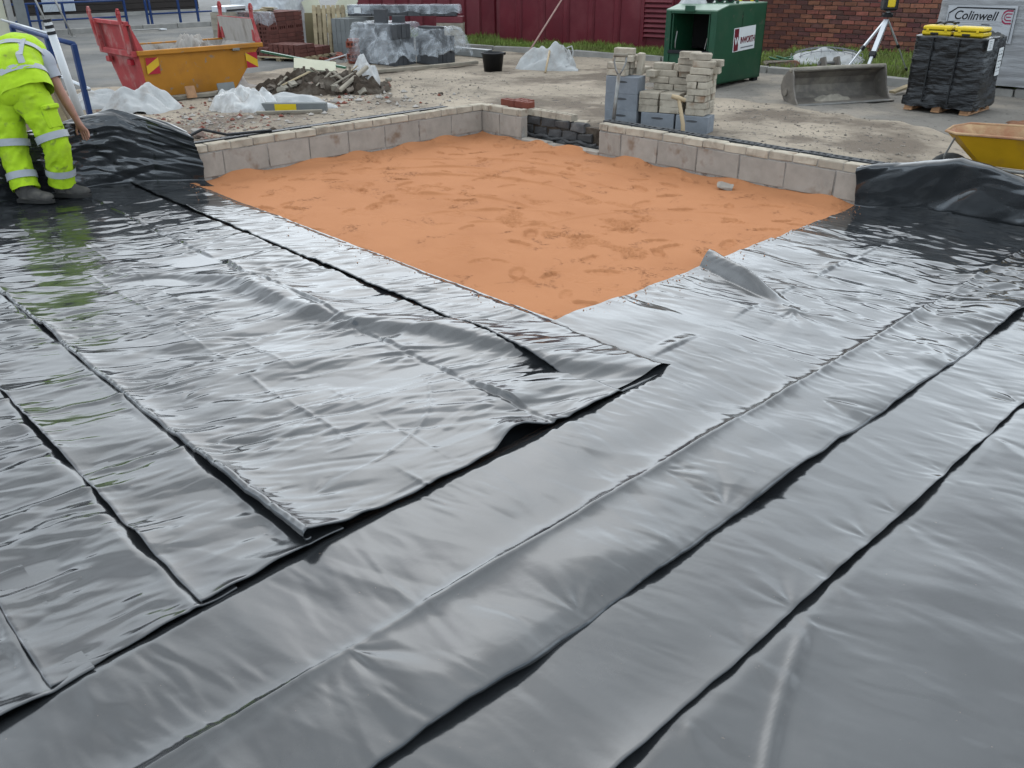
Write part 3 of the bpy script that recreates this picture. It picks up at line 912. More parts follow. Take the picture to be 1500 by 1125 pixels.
# ---- membrane drawn up over the walls -----------------------------------------------
def drape_left():
    # runs along the left wall from the sand corner past the worker; cross-section climbs over the hidden wall
    ny, ns = 330, 150
    yv = np.linspace(-3.46, -6.6, ny); s = np.linspace(0, 1, ns)
    Yg, S = np.meshgrid(yv, s, indexing='ij')
    crest = np.interp(-Yg, [3.46, 3.56, 3.75, 3.90, 4.1, 4.4, 4.8, 5.5, 6.6], [.46, .52, .60, .66, .62, .56, .53, .50, .45]) + .02 * gn(Yg / .25, 0 * Yg, 601)
    bx = np.interp(-Yg, [3.46, 3.7, 4.1, 6.6], [.02, -.28, -.46, -.40])        # foot of the slope
    cx = np.interp(-Yg, [3.46, 3.7, 4.1, 6.6], [-.10, -.36, -.54, -.50])       # crest
    # s: 0..0.12 flat foot, ..0.8 slope, ..1 down the far side
    up = np.clip((S - .10) / .68, 0, 1)
    X = np.where(S < .10, bx + .16 * (1 - S / .10), bx + .06 * np.sin(up * np.pi * .5) + (cx - bx - .03) * up ** 7)
    Z = .030 + (crest - .03) * (.45 * up + .55 * np.sin(up * np.pi / 2) ** .9)
    dn = np.clip((S - .78) / .22, 0, 1)
    X = X - .42 * dn; Z = Z - (crest - .17) * dn ** 1.6
    wr = .034 * facet(Yg, S * .9, -.25, .38, .16, 610) + .018 * facet(Yg, S * .9, .2, .24, .07, 630) + .008 * facet(Yg, S * .9, -.1, .12, .03, 650)
    wr = wr * sst(.02, .2, S) * 1.1 + .04 * gn(Yg / .4, S * 2.2, 660) * sst(.1, .4, S)
    X = X + wr * 1.0; Z = Z + wr * .35
    Y = Yg + .02 * gn(S * 5, Yg, 670) * sst(-3.9, -3.5, Yg) + .30 * S * sst(-4.3, -3.46, Yg) * 0
    Y = Y + .09 * sst(-3.7, -3.46, Yg) * (1 - S)
    P = np.stack([X, Y, np.where(S < .10, .004 + .03 * (S / .10) ** 2, np.maximum(Z, .034))], -1)
    sheet('crumpled black membrane heaped over the wall behind the worker', P)

def drape_right():
    nx, ns = 300, 130
    xv = np.linspace(4.52, 8.2, nx); s = np.linspace(0, 1, ns)
    Xg, S = np.meshgrid(xv, s, indexing='ij')
    crest = np.interp(Xg, [4.52, 4.62, 4.8, 5.03, 5.17, 5.37, 5.66, 6.2, 8.2], [.350, .362, .395, .432, .465, .440, .375, .33, .30]) + .006 * gn(Xg / .2, 0 * Xg, 701)
    up = np.clip((S - .16) / .6, 0, 1)
    y0 = .0 + .02 * gn(Xg / .5, 0 * Xg, 702) + np.interp(Xg, [4.52, 4.62, 4.75, 4.95, 5.2, 8.2], [-.05, -.02, .06, .15, .20, .20])
    Y = np.where(S < .16, y0 - .16 * (1 - S / .16), y0 - .075 * np.sin(up * np.pi * .5) + .075 * up ** 10)
    Z = .026 + (crest - .026) * (.25 * up + .75 * np.sin(up * np.pi / 2) ** .85)
    dn = np.clip((S - .76) / .24, 0, 1)
    Y = Y + .42 * dn; Z = Z - np.clip(crest - .22, .0, 1) * dn ** 1.2
    und = .018 * gn(Xg / .45, S * 1.3, 710) + .022 * facet(Xg, S * .7, 1.0, .40, .17, 720) + .008 * facet(Xg, S * .7, .7, .25, .08, 730)
    und = und * sst(.05, .3, S) * (1 - .6 * dn)
    und += .012 * bell(S - .17, .04) * (.5 + gn(Xg / .18, 0 * Xg, 740))
    Y = Y - und; Z = Z + und * .35
    for (px, py) in ((4.75, .30), (4.95, .22)):
        Z += fan(Xg, S, px, py, 1.6, .25, 7, .03, 1.4)
    Xd = Xg + .05 * S * (1 - sst(4.52, 4.9, Xg)) * 0
    P = np.stack([Xd, Y, np.where(S < .16, .002 + .03 * (S / .16) ** 2, np.maximum(Z, .03))], -1)
    sheet('smooth black membrane pulled up over the wall beside the wheelbarrow', P)
drape_left(); drape_right()
# ================================================================== more materials
M['orange'] = mat('orange_skip_paint', (0.50, 0.20, 0.016), 0.55, .12, 3, col2=(.36, .15, .03), c2scale=2.5, c2lo=.52, c2hi=.72, col3=(.30, .22, .15), c3scale=11, c3lo=.63, c3hi=.70, bump=.15, bscale=30)
M['redskip'] = mat('faded_red_paint', (0.44, 0.055, 0.055), 0.65, .15, 5, col2=(.48, .25, .22), c2scale=4, c2lo=.50, c2hi=.70, bump=.2, bscale=40)
M['lining'] = mat('mortar_crusted_steel', (0.50, 0.45, 0.40), 0.9, .18, 5, col2=(.24, .19, .15), c2scale=5, c2lo=.50, c2hi=.68, bump=.6, bscale=40, stretch=(1, 1, .25))
M['yellow'] = mat('yellow_plate', (0.75, 0.45, 0.02), 0.5, .06, 8)
M['redp'] = mat('red_stripe', (0.45, 0.015, 0.03), 0.5, .08, 8)
M['wood'] = mat('pale_pallet_wood', (0.42, 0.33, 0.20), 0.85, .2, 8, col2=(.25, .19, .12), c2scale=6, c2lo=.52, c2hi=.7, bump=.3, bscale=60, rnd=.15, stretch=(.2, 1, 1))
M['wood2'] = mat('orange_pallet_block', (0.46, 0.25, 0.13), 0.85, .2, 8, bump=.3, bscale=60, rnd=.1)
M['timber'] = mat('weathered_timber', (0.36, 0.31, 0.24), 0.9, .2, 6, col2=(.22, .19, .15), c2scale=3, bump=.4, bscale=50)
M['ash'] = mat('ash_handle', (0.50, 0.37, 0.22), 0.6, .12, 9, bump=.1, bscale=80)
M['steel'] = mat('dull_steel', (0.30, 0.29, 0.27), 0.5, .2, 9, metal=.6, col2=(.24, .20, .16), c2scale=6, c2lo=.5, c2hi=.65)
M['alu'] = mat('aluminium', (0.72, 0.73, 0.74), 0.35, .06, 9, metal=.5)
M['digger'] = mat('worn_bucket_steel', (0.19, 0.165, 0.14), 0.6, .25, 6, col2=(.30, .26, .21), c2scale=5, c2lo=.5, c2hi=.68, metal=.25, bump=.35, bscale=40)
M['crust'] = mat('dried_mud', (0.34, 0.30, 0.24), .95, .2, 8, bump=.6, bscale=50)
M['blue'] = mat('blue_barrier_paint', (0.008, 0.036, 0.14), 0.45, .12, 6, col2=(.10, .13, .22), c2scale=9, c2lo=.62, c2hi=.7)
M['white'] = mat('white_plastic', (0.74, 0.74, 0.73), 0.45, .05, 6)
M['wbag'] = mat('woven_white_bag', (0.56, 0.55, 0.53), 0.75, .08, 7, col2=(.40, .36, .32), c2scale=4, c2lo=.52, c2hi=.75, bump=.5, bscale=22, bdist=.02)
M['blackp'] = mat('black_plastic', (0.016, 0.016, 0.017), 0.5, .2, 9, col2=(.08, .075, .07), c2scale=6, c2lo=.6, c2hi=.8)
M['rubber'] = mat('dusty_rubber', (0.055, 0.055, 0.052), 0.85, .2, 10, col2=(.16, .14, .12), c2scale=6, c2lo=.55, c2hi=.75)
M['pinkpole'] = mat('weathered_pole', (0.42, 0.26, 0.22), .75, .12, 8)
M['maroon'] = mat('maroon_steel_sheet', (0.135, 0.008, 0.016), 0.5, .12, 2, col2=(.19, .035, .042), c2scale=1.5, c2lo=.5, c2hi=.75, bump=.05, bscale=15)
M['maroon2'] = mat('maroon_steel_sheet_faded', (0.17, 0.026, 0.034), 0.5, .12, 2, col2=(.20, .05, .055), c2scale=1.5, c2lo=.5, c2hi=.75)
M['green'] = mat('green_bin_paint', (0.014, 0.072, 0.034), 0.42, .15, 2, col2=(.035, .085, .045), c2scale=3, c2lo=.52, c2hi=.72, col3=(.10, .10, .07), c3scale=9, c3lo=.66, c3hi=.74)
M['greenlt'] = mat('green_roof_paint', (0.16, 0.25, 0.17), 0.4, .12, 3)
M['panelg'] = mat('printed_film', (0.52, 0.52, 0.53), .35, .08, 6, bump=.3, bscale=10, stretch=(.5, .5, 4))
M['signw'] = mat('sign_white', (0.78, 0.78, 0.76), .5, .04, 6)
M['maroonp'] = mat('sign_maroon', (0.16, 0.006, 0.018), .5, .06, 6)
M['ink'] = mat('print_black', (0.012, 0.012, 0.014), .55, .05, 9)
M['inkg'] = mat('print_grey', (0.22, 0.22, 0.23), .55, .05, 9)
M['pinkp'] = mat('print_crimson', (0.36, 0.02, 0.07), .55, .05, 9)
M['ablock'] = mat('grey_aircrete_block', (0.24, 0.255, 0.275), .9, .10, 12, col2=(.33, .345, .36), c2scale=5, c2lo=.55, c2hi=.75, bump=.4, bscale=120, rnd=.06)
M['dgblock'] = mat('dark_grey_block', (0.085, 0.085, 0.088), .9, .12, 12, bump=.4, bscale=100, rnd=.15)
M['lgblock'] = mat('light_grey_block', (0.23, 0.235, 0.225), .9, .08, 8, bump=.3, bscale=100, rnd=.08)
M['wbrick'] = [mat('wall_brick_%d' % i, c, .9, .2, 14, col2=(.12, .06, .05), c2scale=8, c2lo=.58, c2hi=.75, bump=.5, bscale=120, rnd=.28, hue=.012)
               for i, c in enumerate([(0.20, 0.070, 0.050), (0.26, 0.095, 0.062), (0.145, 0.060, 0.052)])]
M['wmortar'] = mat('old_mortar', (0.20, 0.17, 0.145), .95, .2, 14, bump=.4, bscale=90)
M['brown'] = mat('dark_brown_boards', (0.030, 0.022, 0.018), .7, .15, 2)
M['corr'] = mat('white_profiled_sheet', (0.62, 0.64, 0.66), .5, .05, 3)
M['film'] = film_mat('clear_film', .08, (.62, .64, .66), scale=3.2)
M['milky'] = film_mat('milky_film', .45, (.55, .54, .52), 5)
M['haze'] = film_mat('grey_wrap', .74, (.56, .56, .56), 5)
M['blackwrap'] = mat('black_stretch_film', (0.010, 0.010, 0.011), .2, .2, 5, bump=.5, bscale=9, bdist=.02, stretch=(.5, .5, 4), spec=.4)
M['greywrap'] = mat('grey_stretch_film', (0.33, 0.325, 0.325), .35, .10, 4, col2=(.44, .44, .44), c2scale=5, c2lo=.5, c2hi=.7, bump=.4, bscale=10, bdist=.02, stretch=(.5, .5, 5))
M['caseY'] = mat('yellow_case_plastic', (0.80, 0.56, 0.015), .42, .05, 5)
M['barrowY'] = mat('yellow_barrow_paint', (0.62, 0.34, 0.012), .45, .12, 4, col2=(.45, .24, .03), c2scale=5, c2lo=.55, c2hi=.75)
M['barrowin'] = mat('sandy_barrow_inside', (0.50, 0.33, 0.18), .85, .2, 6, col2=(.38, .17, .09), c2scale=4, c2lo=.42, c2hi=.62, bump=.4, bscale=40)
M['galv'] = mat('galvanised_tube', (0.42, 0.40, 0.37), .5, .12, 9, metal=.5)
M['cream'] = mat('cream_board', (0.62, 0.59, 0.44), .8, .08, 5)
M['card'] = mat('brown_board', (0.40, 0.31, 0.22), .85, .1, 4)
M['straw'] = mat('olive_board', (0.27, 0.22, 0.12), .85, .15, 8, stretch=(1, 1, .2))
M['soilred'] = mat('reddish_soil', (0.26, 0.12, 0.065), .97, .25, 9, col2=(.12, .07, .04), c2scale=6, c2lo=.48, c2hi=.65, bump=.8, bscale=60, bdist=.02)
M['grass'] = mat('grass_blades', (0.21, 0.29, 0.05), .7, .3, 2, col2=(.20, .21, .06), c2scale=2.5, c2lo=.45, c2hi=.65, spec=.3)
M['turf'] = mat('turf_soil', (0.10, 0.115, 0.035), .97, .3, 6, bump=.8, bscale=40, bdist=.03)
M['brown2'] = mat('rotten_board', (0.13, 0.10, 0.07), .9, .25, 8)
M['hose'] = mat('green_hose', (0.06, 0.17, 0.09), .4, .1, 9)

def heap(name, m, cx, cy, rx, ry, h, seed, parent=None, rz=0, lump=.35, fine=.08, n=56, z0=None, fold=0.0, loc=None):
    """uneven mound on the ground: fine grid with lumps; fold > 0 gives cloth-like creases"""
    u = np.linspace(-1.05, 1.05, n)
    U, V = np.meshgrid(u, u, indexing='ij')
    r = (np.abs(U) ** 2.6 + np.abs(V) ** 2.6) ** (1 / 2.6) * (1 + .22 * gn(np.arctan2(V, U) * 1.1 + 5, 0 * U, seed))
    base = np.clip(1 - r ** 2, 0, 1) ** .75
    Z = base * h * (1 + lump * 2 * gn(U * 1.9, V * 1.9, seed + 1)) + base ** .5 * h * fine * fbm(U * 4.5, V * 4.5, seed + 2, 3)
    if fold > 0:
        Z = Z + base ** .4 * h * fold * (.55 * facet(U, V, .7 + seed, .8, .42, seed + 3) + .40 * facet(U, V, 2.1 + seed, .5, .24, seed + 4) + .22 * facet(U, V, 1.3 + seed, .28, .12, seed + 5))
    if fold > 0:
        for _ in range(3):
            Z[1:-1, 1:-1] = (Z[1:-1, 1:-1] * 2 + Z[:-2, 1:-1] + Z[2:, 1:-1] + Z[1:-1, :-2] + Z[1:-1, 2:]) / 6
    Z = np.maximum(Z, 0) * (r < 1.04) - .012 * (r >= .98) * 1.0
    P = np.stack([U * rx, V * ry, Z], -1)
    return obj(name, grid_mesh(name, P, m), parent, loc if loc is not None else (cx, cy, (z0 if z0 is not None else G)), (0, 0, rz))

def drape(name, m, a, b, h, over, parent, seed, flare=.05, n=90, wob=.05, z0=0.0, loc=(0, 0, 0), hang=None):
    """film thrown over a box of half-size a, b and height h"""
    U, V = np.meshgrid(np.linspace(-a - over, a + over, n), np.linspace(-b - over, b + over, n), indexing='ij')
    hem = over * (.95 + .55 * gn(U / .35, V / .35, seed))
    ox = np.clip(np.abs(U) - a, 0, None); oy = np.clip(np.abs(V) - b, 0, None)
    fall = np.minimum(ox + oy, np.minimum(hem, h - .01 - z0))
    w = wob * (wrinkle(U, V, .4, .5, .12, seed + 1) - .3) + wob * .6 * wrinkle(U, V, 1.5, .4, .08, seed + 2)
    X = np.sign(U) * (np.minimum(np.abs(U), a) + np.where(ox > 0, .012 + flare * fall / max(over, .01) + np.clip(w, 0, 1), 0))
    Y = np.sign(V) * (np.minimum(np.abs(V), b) + np.where(oy > 0, .012 + flare * fall / max(over, .01) + np.clip(w, 0, 1), 0))
    Z = h + .008 - fall + np.where((ox + oy) == 0, np.clip(w, 0, 1) * .8, 0)
    return obj(name, grid_mesh(name, np.stack([X, Y, np.maximum(Z, z0 + .004)], -1), m), parent, loc)

def wrapbox(name, m, a, b, h, parent, seed, bulge=.02, taper=.0, n=44, z0=0.0):
    """closed box wrapped in stretch film: rounded corners, horizontal tension creases"""
    ns, nz = 4 * n, 50
    t = np.linspace(0, 1, ns, endpoint=False)
    # rounded rectangle outline
    ang = t * 2 * np.pi
    c, s = np.cos(ang), np.sin(ang)
    k = 1.0 / np.maximum(np.abs(c), np.abs(s))
    ox = c * k; oy = s * k
    rr = .90 + .10 * (1 - np.minimum(np.abs(ox), np.abs(oy)) ** 6)
    z = np.concatenate([np.linspace(0, 1, nz), [1.0, 1.0]])
    sc = np.concatenate([np.ones(nz), [.93, .0]])
    T, Zg = np.meshgrid(np.arange(ns), z, indexing='ij')
    SC = np.broadcast_to(sc, T.shape)
    cr = .010 * wrinkle(T / ns * 5.0, Zg * h, .12, .6, .05, seed) + .006 * wrinkle(T / ns * 5, Zg * h, -.2, .4, .03, seed + 3) + bulge * gn(T / ns * 6, Zg * 2.2, seed + 5)
    side = (SC > .99)
    f = (1 - taper * Zg) * (1 + 0 * Zg)
    X = (ox * rr)[:, None] * a * f * SC + c[:, None] * cr * side
    Y = (oy * rr)[:, None] * b * f * SC + s[:, None] * cr * side
    Z = z0 + Zg * h + np.where(side, 0, .008) + .012 * gn(X / .2, Y / .2, seed + 7) * (Zg > .97)
    return obj(name, grid_mesh(name, np.stack([X, Y, Z], -1), m, close_u=True), parent)

# ================================================================== skip
def skip():
    t = thing('skip', 'orange and faded red steel rubbish skip standing on the dirt', 'skip', (-4.75, -1.25, G))
    T = .022
    b = [(.52, -.80), (.52, .42), (-.30, .42), (-.30, -.80)]; r = [(.55, -.865), (.55, .865), (-.55, .865), (-.55, -.865)]
    zb, zr, zt = .04, .60, .93
    def panel(p0, p1, q1, q0, n, name, m, th=T):
        n = Vector(n) * th
        P = [Vector(v) for v in (p0, p1, q1, q0)]
        mb = MB(); mb.hexa(P, [v - n for v in P]); return mb.build(name, m, t, bevel=.004)
    f = lambda i, z, rr: (rr[i][0], rr[i][1], z)
    panel(f(0, zb, b), f(1, zb, b), f(1, zr, r), f(0, zr, r), (1, 0, 0), 'side_panel', M['orange'])
    panel(f(3, zb, b), f(2, zb, b), f(2, zr, r), f(3, zr, r), (-1, 0, 0), 'side_panel', M['orange'])
    near = panel((.518, -.803, zb), (-.30, -.803, zb), (-.55, -.868, zr), (.55, -.868, zr), (0, -1, 0), 'end_panel', M['redskip'])
    far = panel((.518, .423, zb), (-.30, .423, zb), (-.55, .868, zr), (.55, .868, zr), (0, 1, 0), 'end_panel', M['redskip'])
    panel((.54, -.869, zr + .001), (-.54, -.869, zr + .001), (-.52, -.90, zt), (.52, -.90, zt), (0, -1, 0), 'raised_end', M['redskip'])
    panel((.54, .869, zr + .001), (-.54, .869, zr + .001), (-.52, .82, zt), (.52, .82, zt), (0, 1, 0), 'raised_end', M['redskip'])
    MB().box((.11, -.19, zb + .005), (.80, 1.2, .02)).build('floor', M['lining'], t)
    # crusted inside faces
    def lining(P):
        mb = MB(); mb.add(P, [(0, 1, 2, 3)]); mb.build('inner_lining', M['lining'], t)
    i = T + .004
    lining([(.52 - i, -.8, zb), (.52 - i, .42, zb), (.55 - i, .865, zr), (.55 - i, -.865, zr)])
    lining([(-.30 + i, -.8, zb), (-.30 + i, .42, zb), (-.55 + i, .865, zr), (-.55 + i, -.865, zr)])
    lining([(.5, .423 - i, zb), (-.3, .423 - i, zb), (-.54, .868 - i, zr), (.54, .868 - i, zr)])
    lining([(.52, .868 - i, zr), (-.52, .868 - i, zr), (-.50, .82 - i, zt - .01), (.50, .82 - i, zt - .01)])
    lining([(.5, -.803 + i, zb), (-.3, -.803 + i, zb), (-.54, -.868 + i, zr), (.54, -.868 + i, zr)])
    lining([(.52, -.868 + i, zr), (-.52, -.868 + i, zr), (-.50, -.90 + i, zt - .01), (.50, -.90 + i, zt - .01)])
    for sx in (1, -1):
        MB().box((sx * .566, 0, zr - .01), (.06, 1.76, .06)).build('rim', M['orange'], t, bevel=.008)
        # triangular gussets from the rim up to the raised ends
        for sy, m in ((-1, 'redskip'), (1, 'redskip')):
            ytop = -.90 if sy < 0 else .82
            mb = MB(); mb.add([(sx * .575, sy * .868, zr + .022), (sx * .575, sy * .79, zr + .022), (sx * .53, ytop, zt),
                               (sx * .545, sy * .868, zr + .022), (sx * .545, sy * .79, zr + .022), (sx * .50, ytop, zt)],
                              [(0, 1, 2), (5, 4, 3), (0, 3, 4, 1), (1, 4, 5, 2), (2, 5, 3, 0)])
            mb.build('gusset', M[m], t)
    # frame on the near red end
    for x in (-.47, .47):
        MB().bar((x, -.925, zr - .02), (x, -.95, zt + .01), .07, .05).build('end_post', M['redskip'], t, bevel=.006)
    MB().bar((-.56, -.905, zr - .02), (.56, -.905, zr - .02), .06, .07).build('end_rail', M['redskip'], t, bevel=.006)
    MB().bar((-.53, -.925, zt + .01), (.53, -.925, zt + .01), .05, .05).build('end_rail', M['redskip'], t, bevel=.006)
    MB().bar((-.42, -.90, .47), (-.30, -.90, .47), .05, .07).build('pin_box', M['redskip'], t, bevel=.006)
    MB().bar((.25, -.88, .47), (.37, -.88, .47), .05, .07).build('pin_box', M['redp'], t, bevel=.006)
    # lifting lugs: flat bars with an eye
    for (x, y, ly) in ((.44, -.945, -.03), (-.50, -.945, -.05), (.46, .83, 0), (-.46, .83, 0)):
        mb = MB(); mb.bar((x, y, zt - .30), (x, y + ly, zt + .10), .055, .03)
        mb.tube([(x + .0, y + ly + .03 * math.cos(a) * .2, zt + .13 + .045 * math.sin(a)) for a in (0, .1)], .03, 6)
        for q in range(8):
            a0, a1 = q * math.pi / 4, (q + 1) * math.pi / 4
            mb.bar((x + .03 * math.cos(a0), y + ly, zt + .12 + .055 * math.sin(a0)), (x + .03 * math.cos(a1), y + ly, zt + .12 + .055 * math.sin(a1)), .022, .03)
        mb.build('lifting_lug', M['redskip'], t)
    # hazard plates on the orange side
    for y in (-.70, .70):
        z = .43 if y < 0 else .40
        pl = MB().box((.556, y, z), (.006, .17, .20)).build('hazard_plate', M['yellow'], t)
        sg = 1 if y < 0 else -1
        for k in (0, 1):
            dz = .028 + .0 if k else -.10
            if sg > 0:
                P = [(.5605, y - .085, z + (.02 if k else -.10)), (.5605, y + .085, z + (.10 if k else -.0)), ]
            mb = MB()
            if k: q = [(-.085, .0 if sg > 0 else .1), (.085, .1 if sg > 0 else .0), (.085, .1), (-.085, .1)]
            else: q = [(-.085, -.1), (.085, -.1), (.085, 0 if sg > 0 else -.1), (-.085, -.1 if sg > 0 else 0)]
            if k == 1 and sg > 0: q = [(-.085, .0), (.085, .1), (-.085, .1)]
            elif k == 1: q = [(-.085, .1), (.085, 0), (.085, .1)]
            elif sg > 0: q = [(-.085, -.1), (.085, -.1), (.085, .0)]
            else: q = [(-.085, -.1), (.085, -.1), (-.085, .0)]
            n = len(q)
            mb.add([(.5602, y + a, z + c) for a, c in q], [tuple(range(n))]); mb.build('stripe', M['redp'], pl)
    MB().box((.575, .47, .555), (.05, .10, .035)).build('tie_bar', M['steel'], t, bevel=.004)
    heap('rubble_fill', M['lining'], 0, 0, .50, .80, .50, 3, t, loc=(.0, -.02, zb + .01), fine=.5, lump=.25)
skip()
tag(MB().box((-4.02, -1.15, G + .035), (.11, 1.35, .05), (.0, .02, .0)).build('timber_bearer', M['timber'], bevel=.006), 'long grey timber lying along the foot of the orange skip', 'timber')
tag(obj('offcut', rough_box('offcut', (.04, .13, .15), M['wood2'], 5, .004, .004), None, (-3.93, -1.62, G + .10), (0, -.25, .1)), 'small brown wood offcut leaning on the skip, left of the grey slab', 'wood offcut')
tag(obj('slab_offcut', rough_box('slab_offcut', (.035, .24, .14), M['lgblock'], 6, .004, .006), None, (-3.92, -1.12, G + .10), (0, -.3, -.05)), 'pale grey slab offcut leaning on the foot of the skip', 'slab')

# ================================================================== packs of bricks and blocks behind the skip
def brick_pack():
    t = thing('brick_pack', 'tall pack of dark red perforated bricks behind the right end of the skip', 'brick pack', (-7.56, 1.63, G), R(22))
    # local x: away from the viewer-left face, y along the right-hand face
    MB().box((-.40, .50, .39), (.72, .92, .74)).build('pack_core', M['void'], t)
    b = rough_box('brick', (.10, .24, .066), M['brbrick'], 3, .003, .002)
    h = holed_brick('brick', M['brbrick'], 4, .235, .1, .066)
    for r in range(11):
        for k in range(4):
            z = .035 + r * .0705
            if r == 7:
                obj('brick', h, t, (-.035, .125 + k * .247, z), (0, R(90), R(90)) if False else (R(90), 0, R(90)))
            else: obj('brick', b, t, (-.052, .125 + k * .247, z))
        for k in range(6):
            obj('brick', h, t, (-.15 - k * .116, .034, .035 + r * .0705 + .0), (R(90), R(90) * 0, 0)) if r % 1 == 0 and k % 1 == 0 else None
    me = MB().box((-.40, .5, .785), (.80, 1.0, .008)).build('top_cover', M['brbrick'], t)
    # clear wrap hanging on the left end
    drape('wrap', M['film'], .42, .08, .80, .22, t, 12, .02, 40, .01, loc=(-.42, .06, 0))
brick_pack()

def pallet(name, m, a, b, h, parent, slats=7, runners=3):
    """wooden pallet; slats along x, runners along y"""
    for i in range(slats):
        y = -b + .045 + (2 * b - .09) * i / (slats - 1)
        MB().box((0, y, h - .011), (2 * a, 2 * b / slats * .72, .022)).build('slat', m, parent, bevel=.003)
    for i in range(runners):
        x = -a + .05 + (2 * a - .1) * i / (runners - 1)
        MB().box((x, 0, h - .033), (.09, 2 * b, .02)).build('stringer', m, parent)
        for j in range(3):
            y = -b + .06 + (2 * b - .12) * j / 2
            MB().box((x, y, (h - .043) / 2 + .009), (.095, .10, h - .062)).build('pallet_block', m, parent, bevel=.003)
        MB().box((x, 0, .009), (.095, 2 * b, .018)).build('bottom_board', m, parent)

def low_stack():
    t = thing('wooden_pallet', 'wooden pallet carrying a low stack of dark red bricks', 'pallet', (-7.15, 1.86, G), R(22))
    pallet('p', M['wood'], .48, .50, .11, t, 6, 3)
    s = thing('brick_stack', 'low stack of dark red bricks on the wooden pallet behind the rubble', 'brick stack', (-7.15, 1.86, G + .111), R(22))
    b = rough_box('brick', (.10, .225, .066), M['brbrick'], 8, .003, .003)
    rng = random.Random(3)
    for r in range(3):
        for i in range(8):
            for k in range(4):
                if r == 2 and (k > 1 or i > 5): continue
                if r == 1 and k == 3 and i > 6: continue
                obj('brick', b, s, (.40 - i * .112, -.36 + k * .235, .034 + r * .068), (0, 0, rng.uniform(-.03, .03)))
low_stack()

def leaning_pallet():
    t = thing('wooden_pallet', 'pale wooden pallet stood on end with vertical slats behind the low bricks', 'pallet', (-7.62, 2.92, G + .0), 0, rot=(R(-16), 0, R(52)))
    rng = random.Random(2)
    for i in range(7):
        MB().box((-.27 + i * .09, -.06, .44), (.066, .02, .88)).build('slat', M['wood'], t, bevel=.003)
    for z in (.10, .44, .78):
        MB().box((0, -.038, z), (.62, .022, .09)).build('stringer', M['wood'], t)
        for x in (-.26, 0, .26): MB().box((x, .012, z), (.09, .078, .09)).build('pallet_block', M['wood'], t, bevel=.003)
    for x in (-.26, 0, .26): MB().box((x, .062, .44), (.09, .02, .88)).build('bottom_board', M['wood'], t)
leaning_pallet()

def boards():
    t = thing('olive_board', 'olive brown board leaning beside the tall brick pack', 'board', (-8.15, 2.95, G), 0, rot=(R(-8), 0, R(48)))
    MB().box((0, 0, .36), (.42, .03, .72)).build('sheet', M['straw'], t, bevel=.004)
    for (k, x, y, z, ry, rx, lab) in ((0, -8.75, 3.35, .62, -.45, -.5, 'cream insulation board tilted over the brick packs, left of its twin'), (1, -8.30, 3.65, .66, .55, -.35, 'cream insulation board tilted over the upright pallet, right of its twin')):
        o = obj('insulation_board', rough_box('insulation_board', (.34, .05, .80), M['cream'], 70 + k, .004, .003), None, (x, y, G + z), (rx, ry, R(46)))
        tag(o, lab, 'board', 'cream insulation boards')
    w = thing('wrapped_pack', 'whitish wrapped pack standing behind the tall brick pack', 'pack', (-9.7, 3.0, G), R(30))
    wrapbox('wrap', M['haze'], .62, .80, 1.25, w, 7)
    MB().box((0, 0, .6), (1.05, 1.4, 1.18)).build('contents', M['corr'], w)
    g = thing('grey_box', 'flat pale grey metal box lying on top of the packs behind the skip', 'box', (-8.35, 1.30, G + .80), R(25))
    MB().box((0, 0, .05), (.30, .60, .10)).build('body', M['alu'], g, bevel=.01)
    MB().box((.152, 0, .03), (.004, .52, .03)).build('dark_band', M['ink'], g)
    c = thing('ply_pile', 'few splintered plywood offcuts lying on the brick pack', 'plywood', (-8.0, 1.75, G + .79), R(10))
    for k in range(4): MB().box((.02 * k, .05 * k, .01 + k * .018), (.28 - .03 * k, .34, .014), (0, .03 * (k - 1), .4 * k)).build('sheet', M['wood'], c)
    s = thing('ply_stand', 'stack of broken boards carrying the grey metal box', 'boards', (-8.35, 1.30, G), R(25))
    for k in range(8): MB().box((0, 0, .05 + k * .1), (.36 - .01 * (k % 3), .62 + .02 * (k % 2), .098)).build('board', M['timber'], s)
boards()

def hollow_stack():
    t = thing('red_brick_stack', 'narrow stack of red perforated bricks between pallet and plastic-covered blocks', 'brick stack', (-6.06, 2.42, G), R(40))
    for r in range(6):
        for k in range(2):
            obj('brick', RHB[0], t, (0, -.05 + k * .104, .033 + r * .067), (R(90) if False else 0, 0, .02 * (r % 3 - 1)))
        obj('brick', RHB[0], t, (.0, -.105 - .034, .052 + r * .067), (R(90), 0, 0)) if r in (1, 4) else None
    d = thing('brick_rubble', 'broken brick pieces scattered beside the narrow red brick stack', 'rubble', (-6.55, 2.35, G))
    rng = random.Random(8)
    for k in range(12):
        obj('broken_brick', rough_box('broken_brick', (rng.uniform(.08, .18), rng.uniform(.06, .1), .06), M['rbrick' if k % 3 else 'rubble'], 80 + k, .006, .015), d,
            (rng.uniform(-.3, .35), rng.uniform(-.35, .25), .035 + (.05 if k % 4 == 0 else 0)), (rng.uniform(-.3, .3), rng.uniform(-.3, .3), rng.uniform(0, 3)))
    MB().tube([(.1, -.35, .03), (.25, -.1, .10), (.40, .05, .16), (.52, .2, .17)], .012, 6).build('cut_pipe', M['white'], d, smooth=True)
hollow_stack()

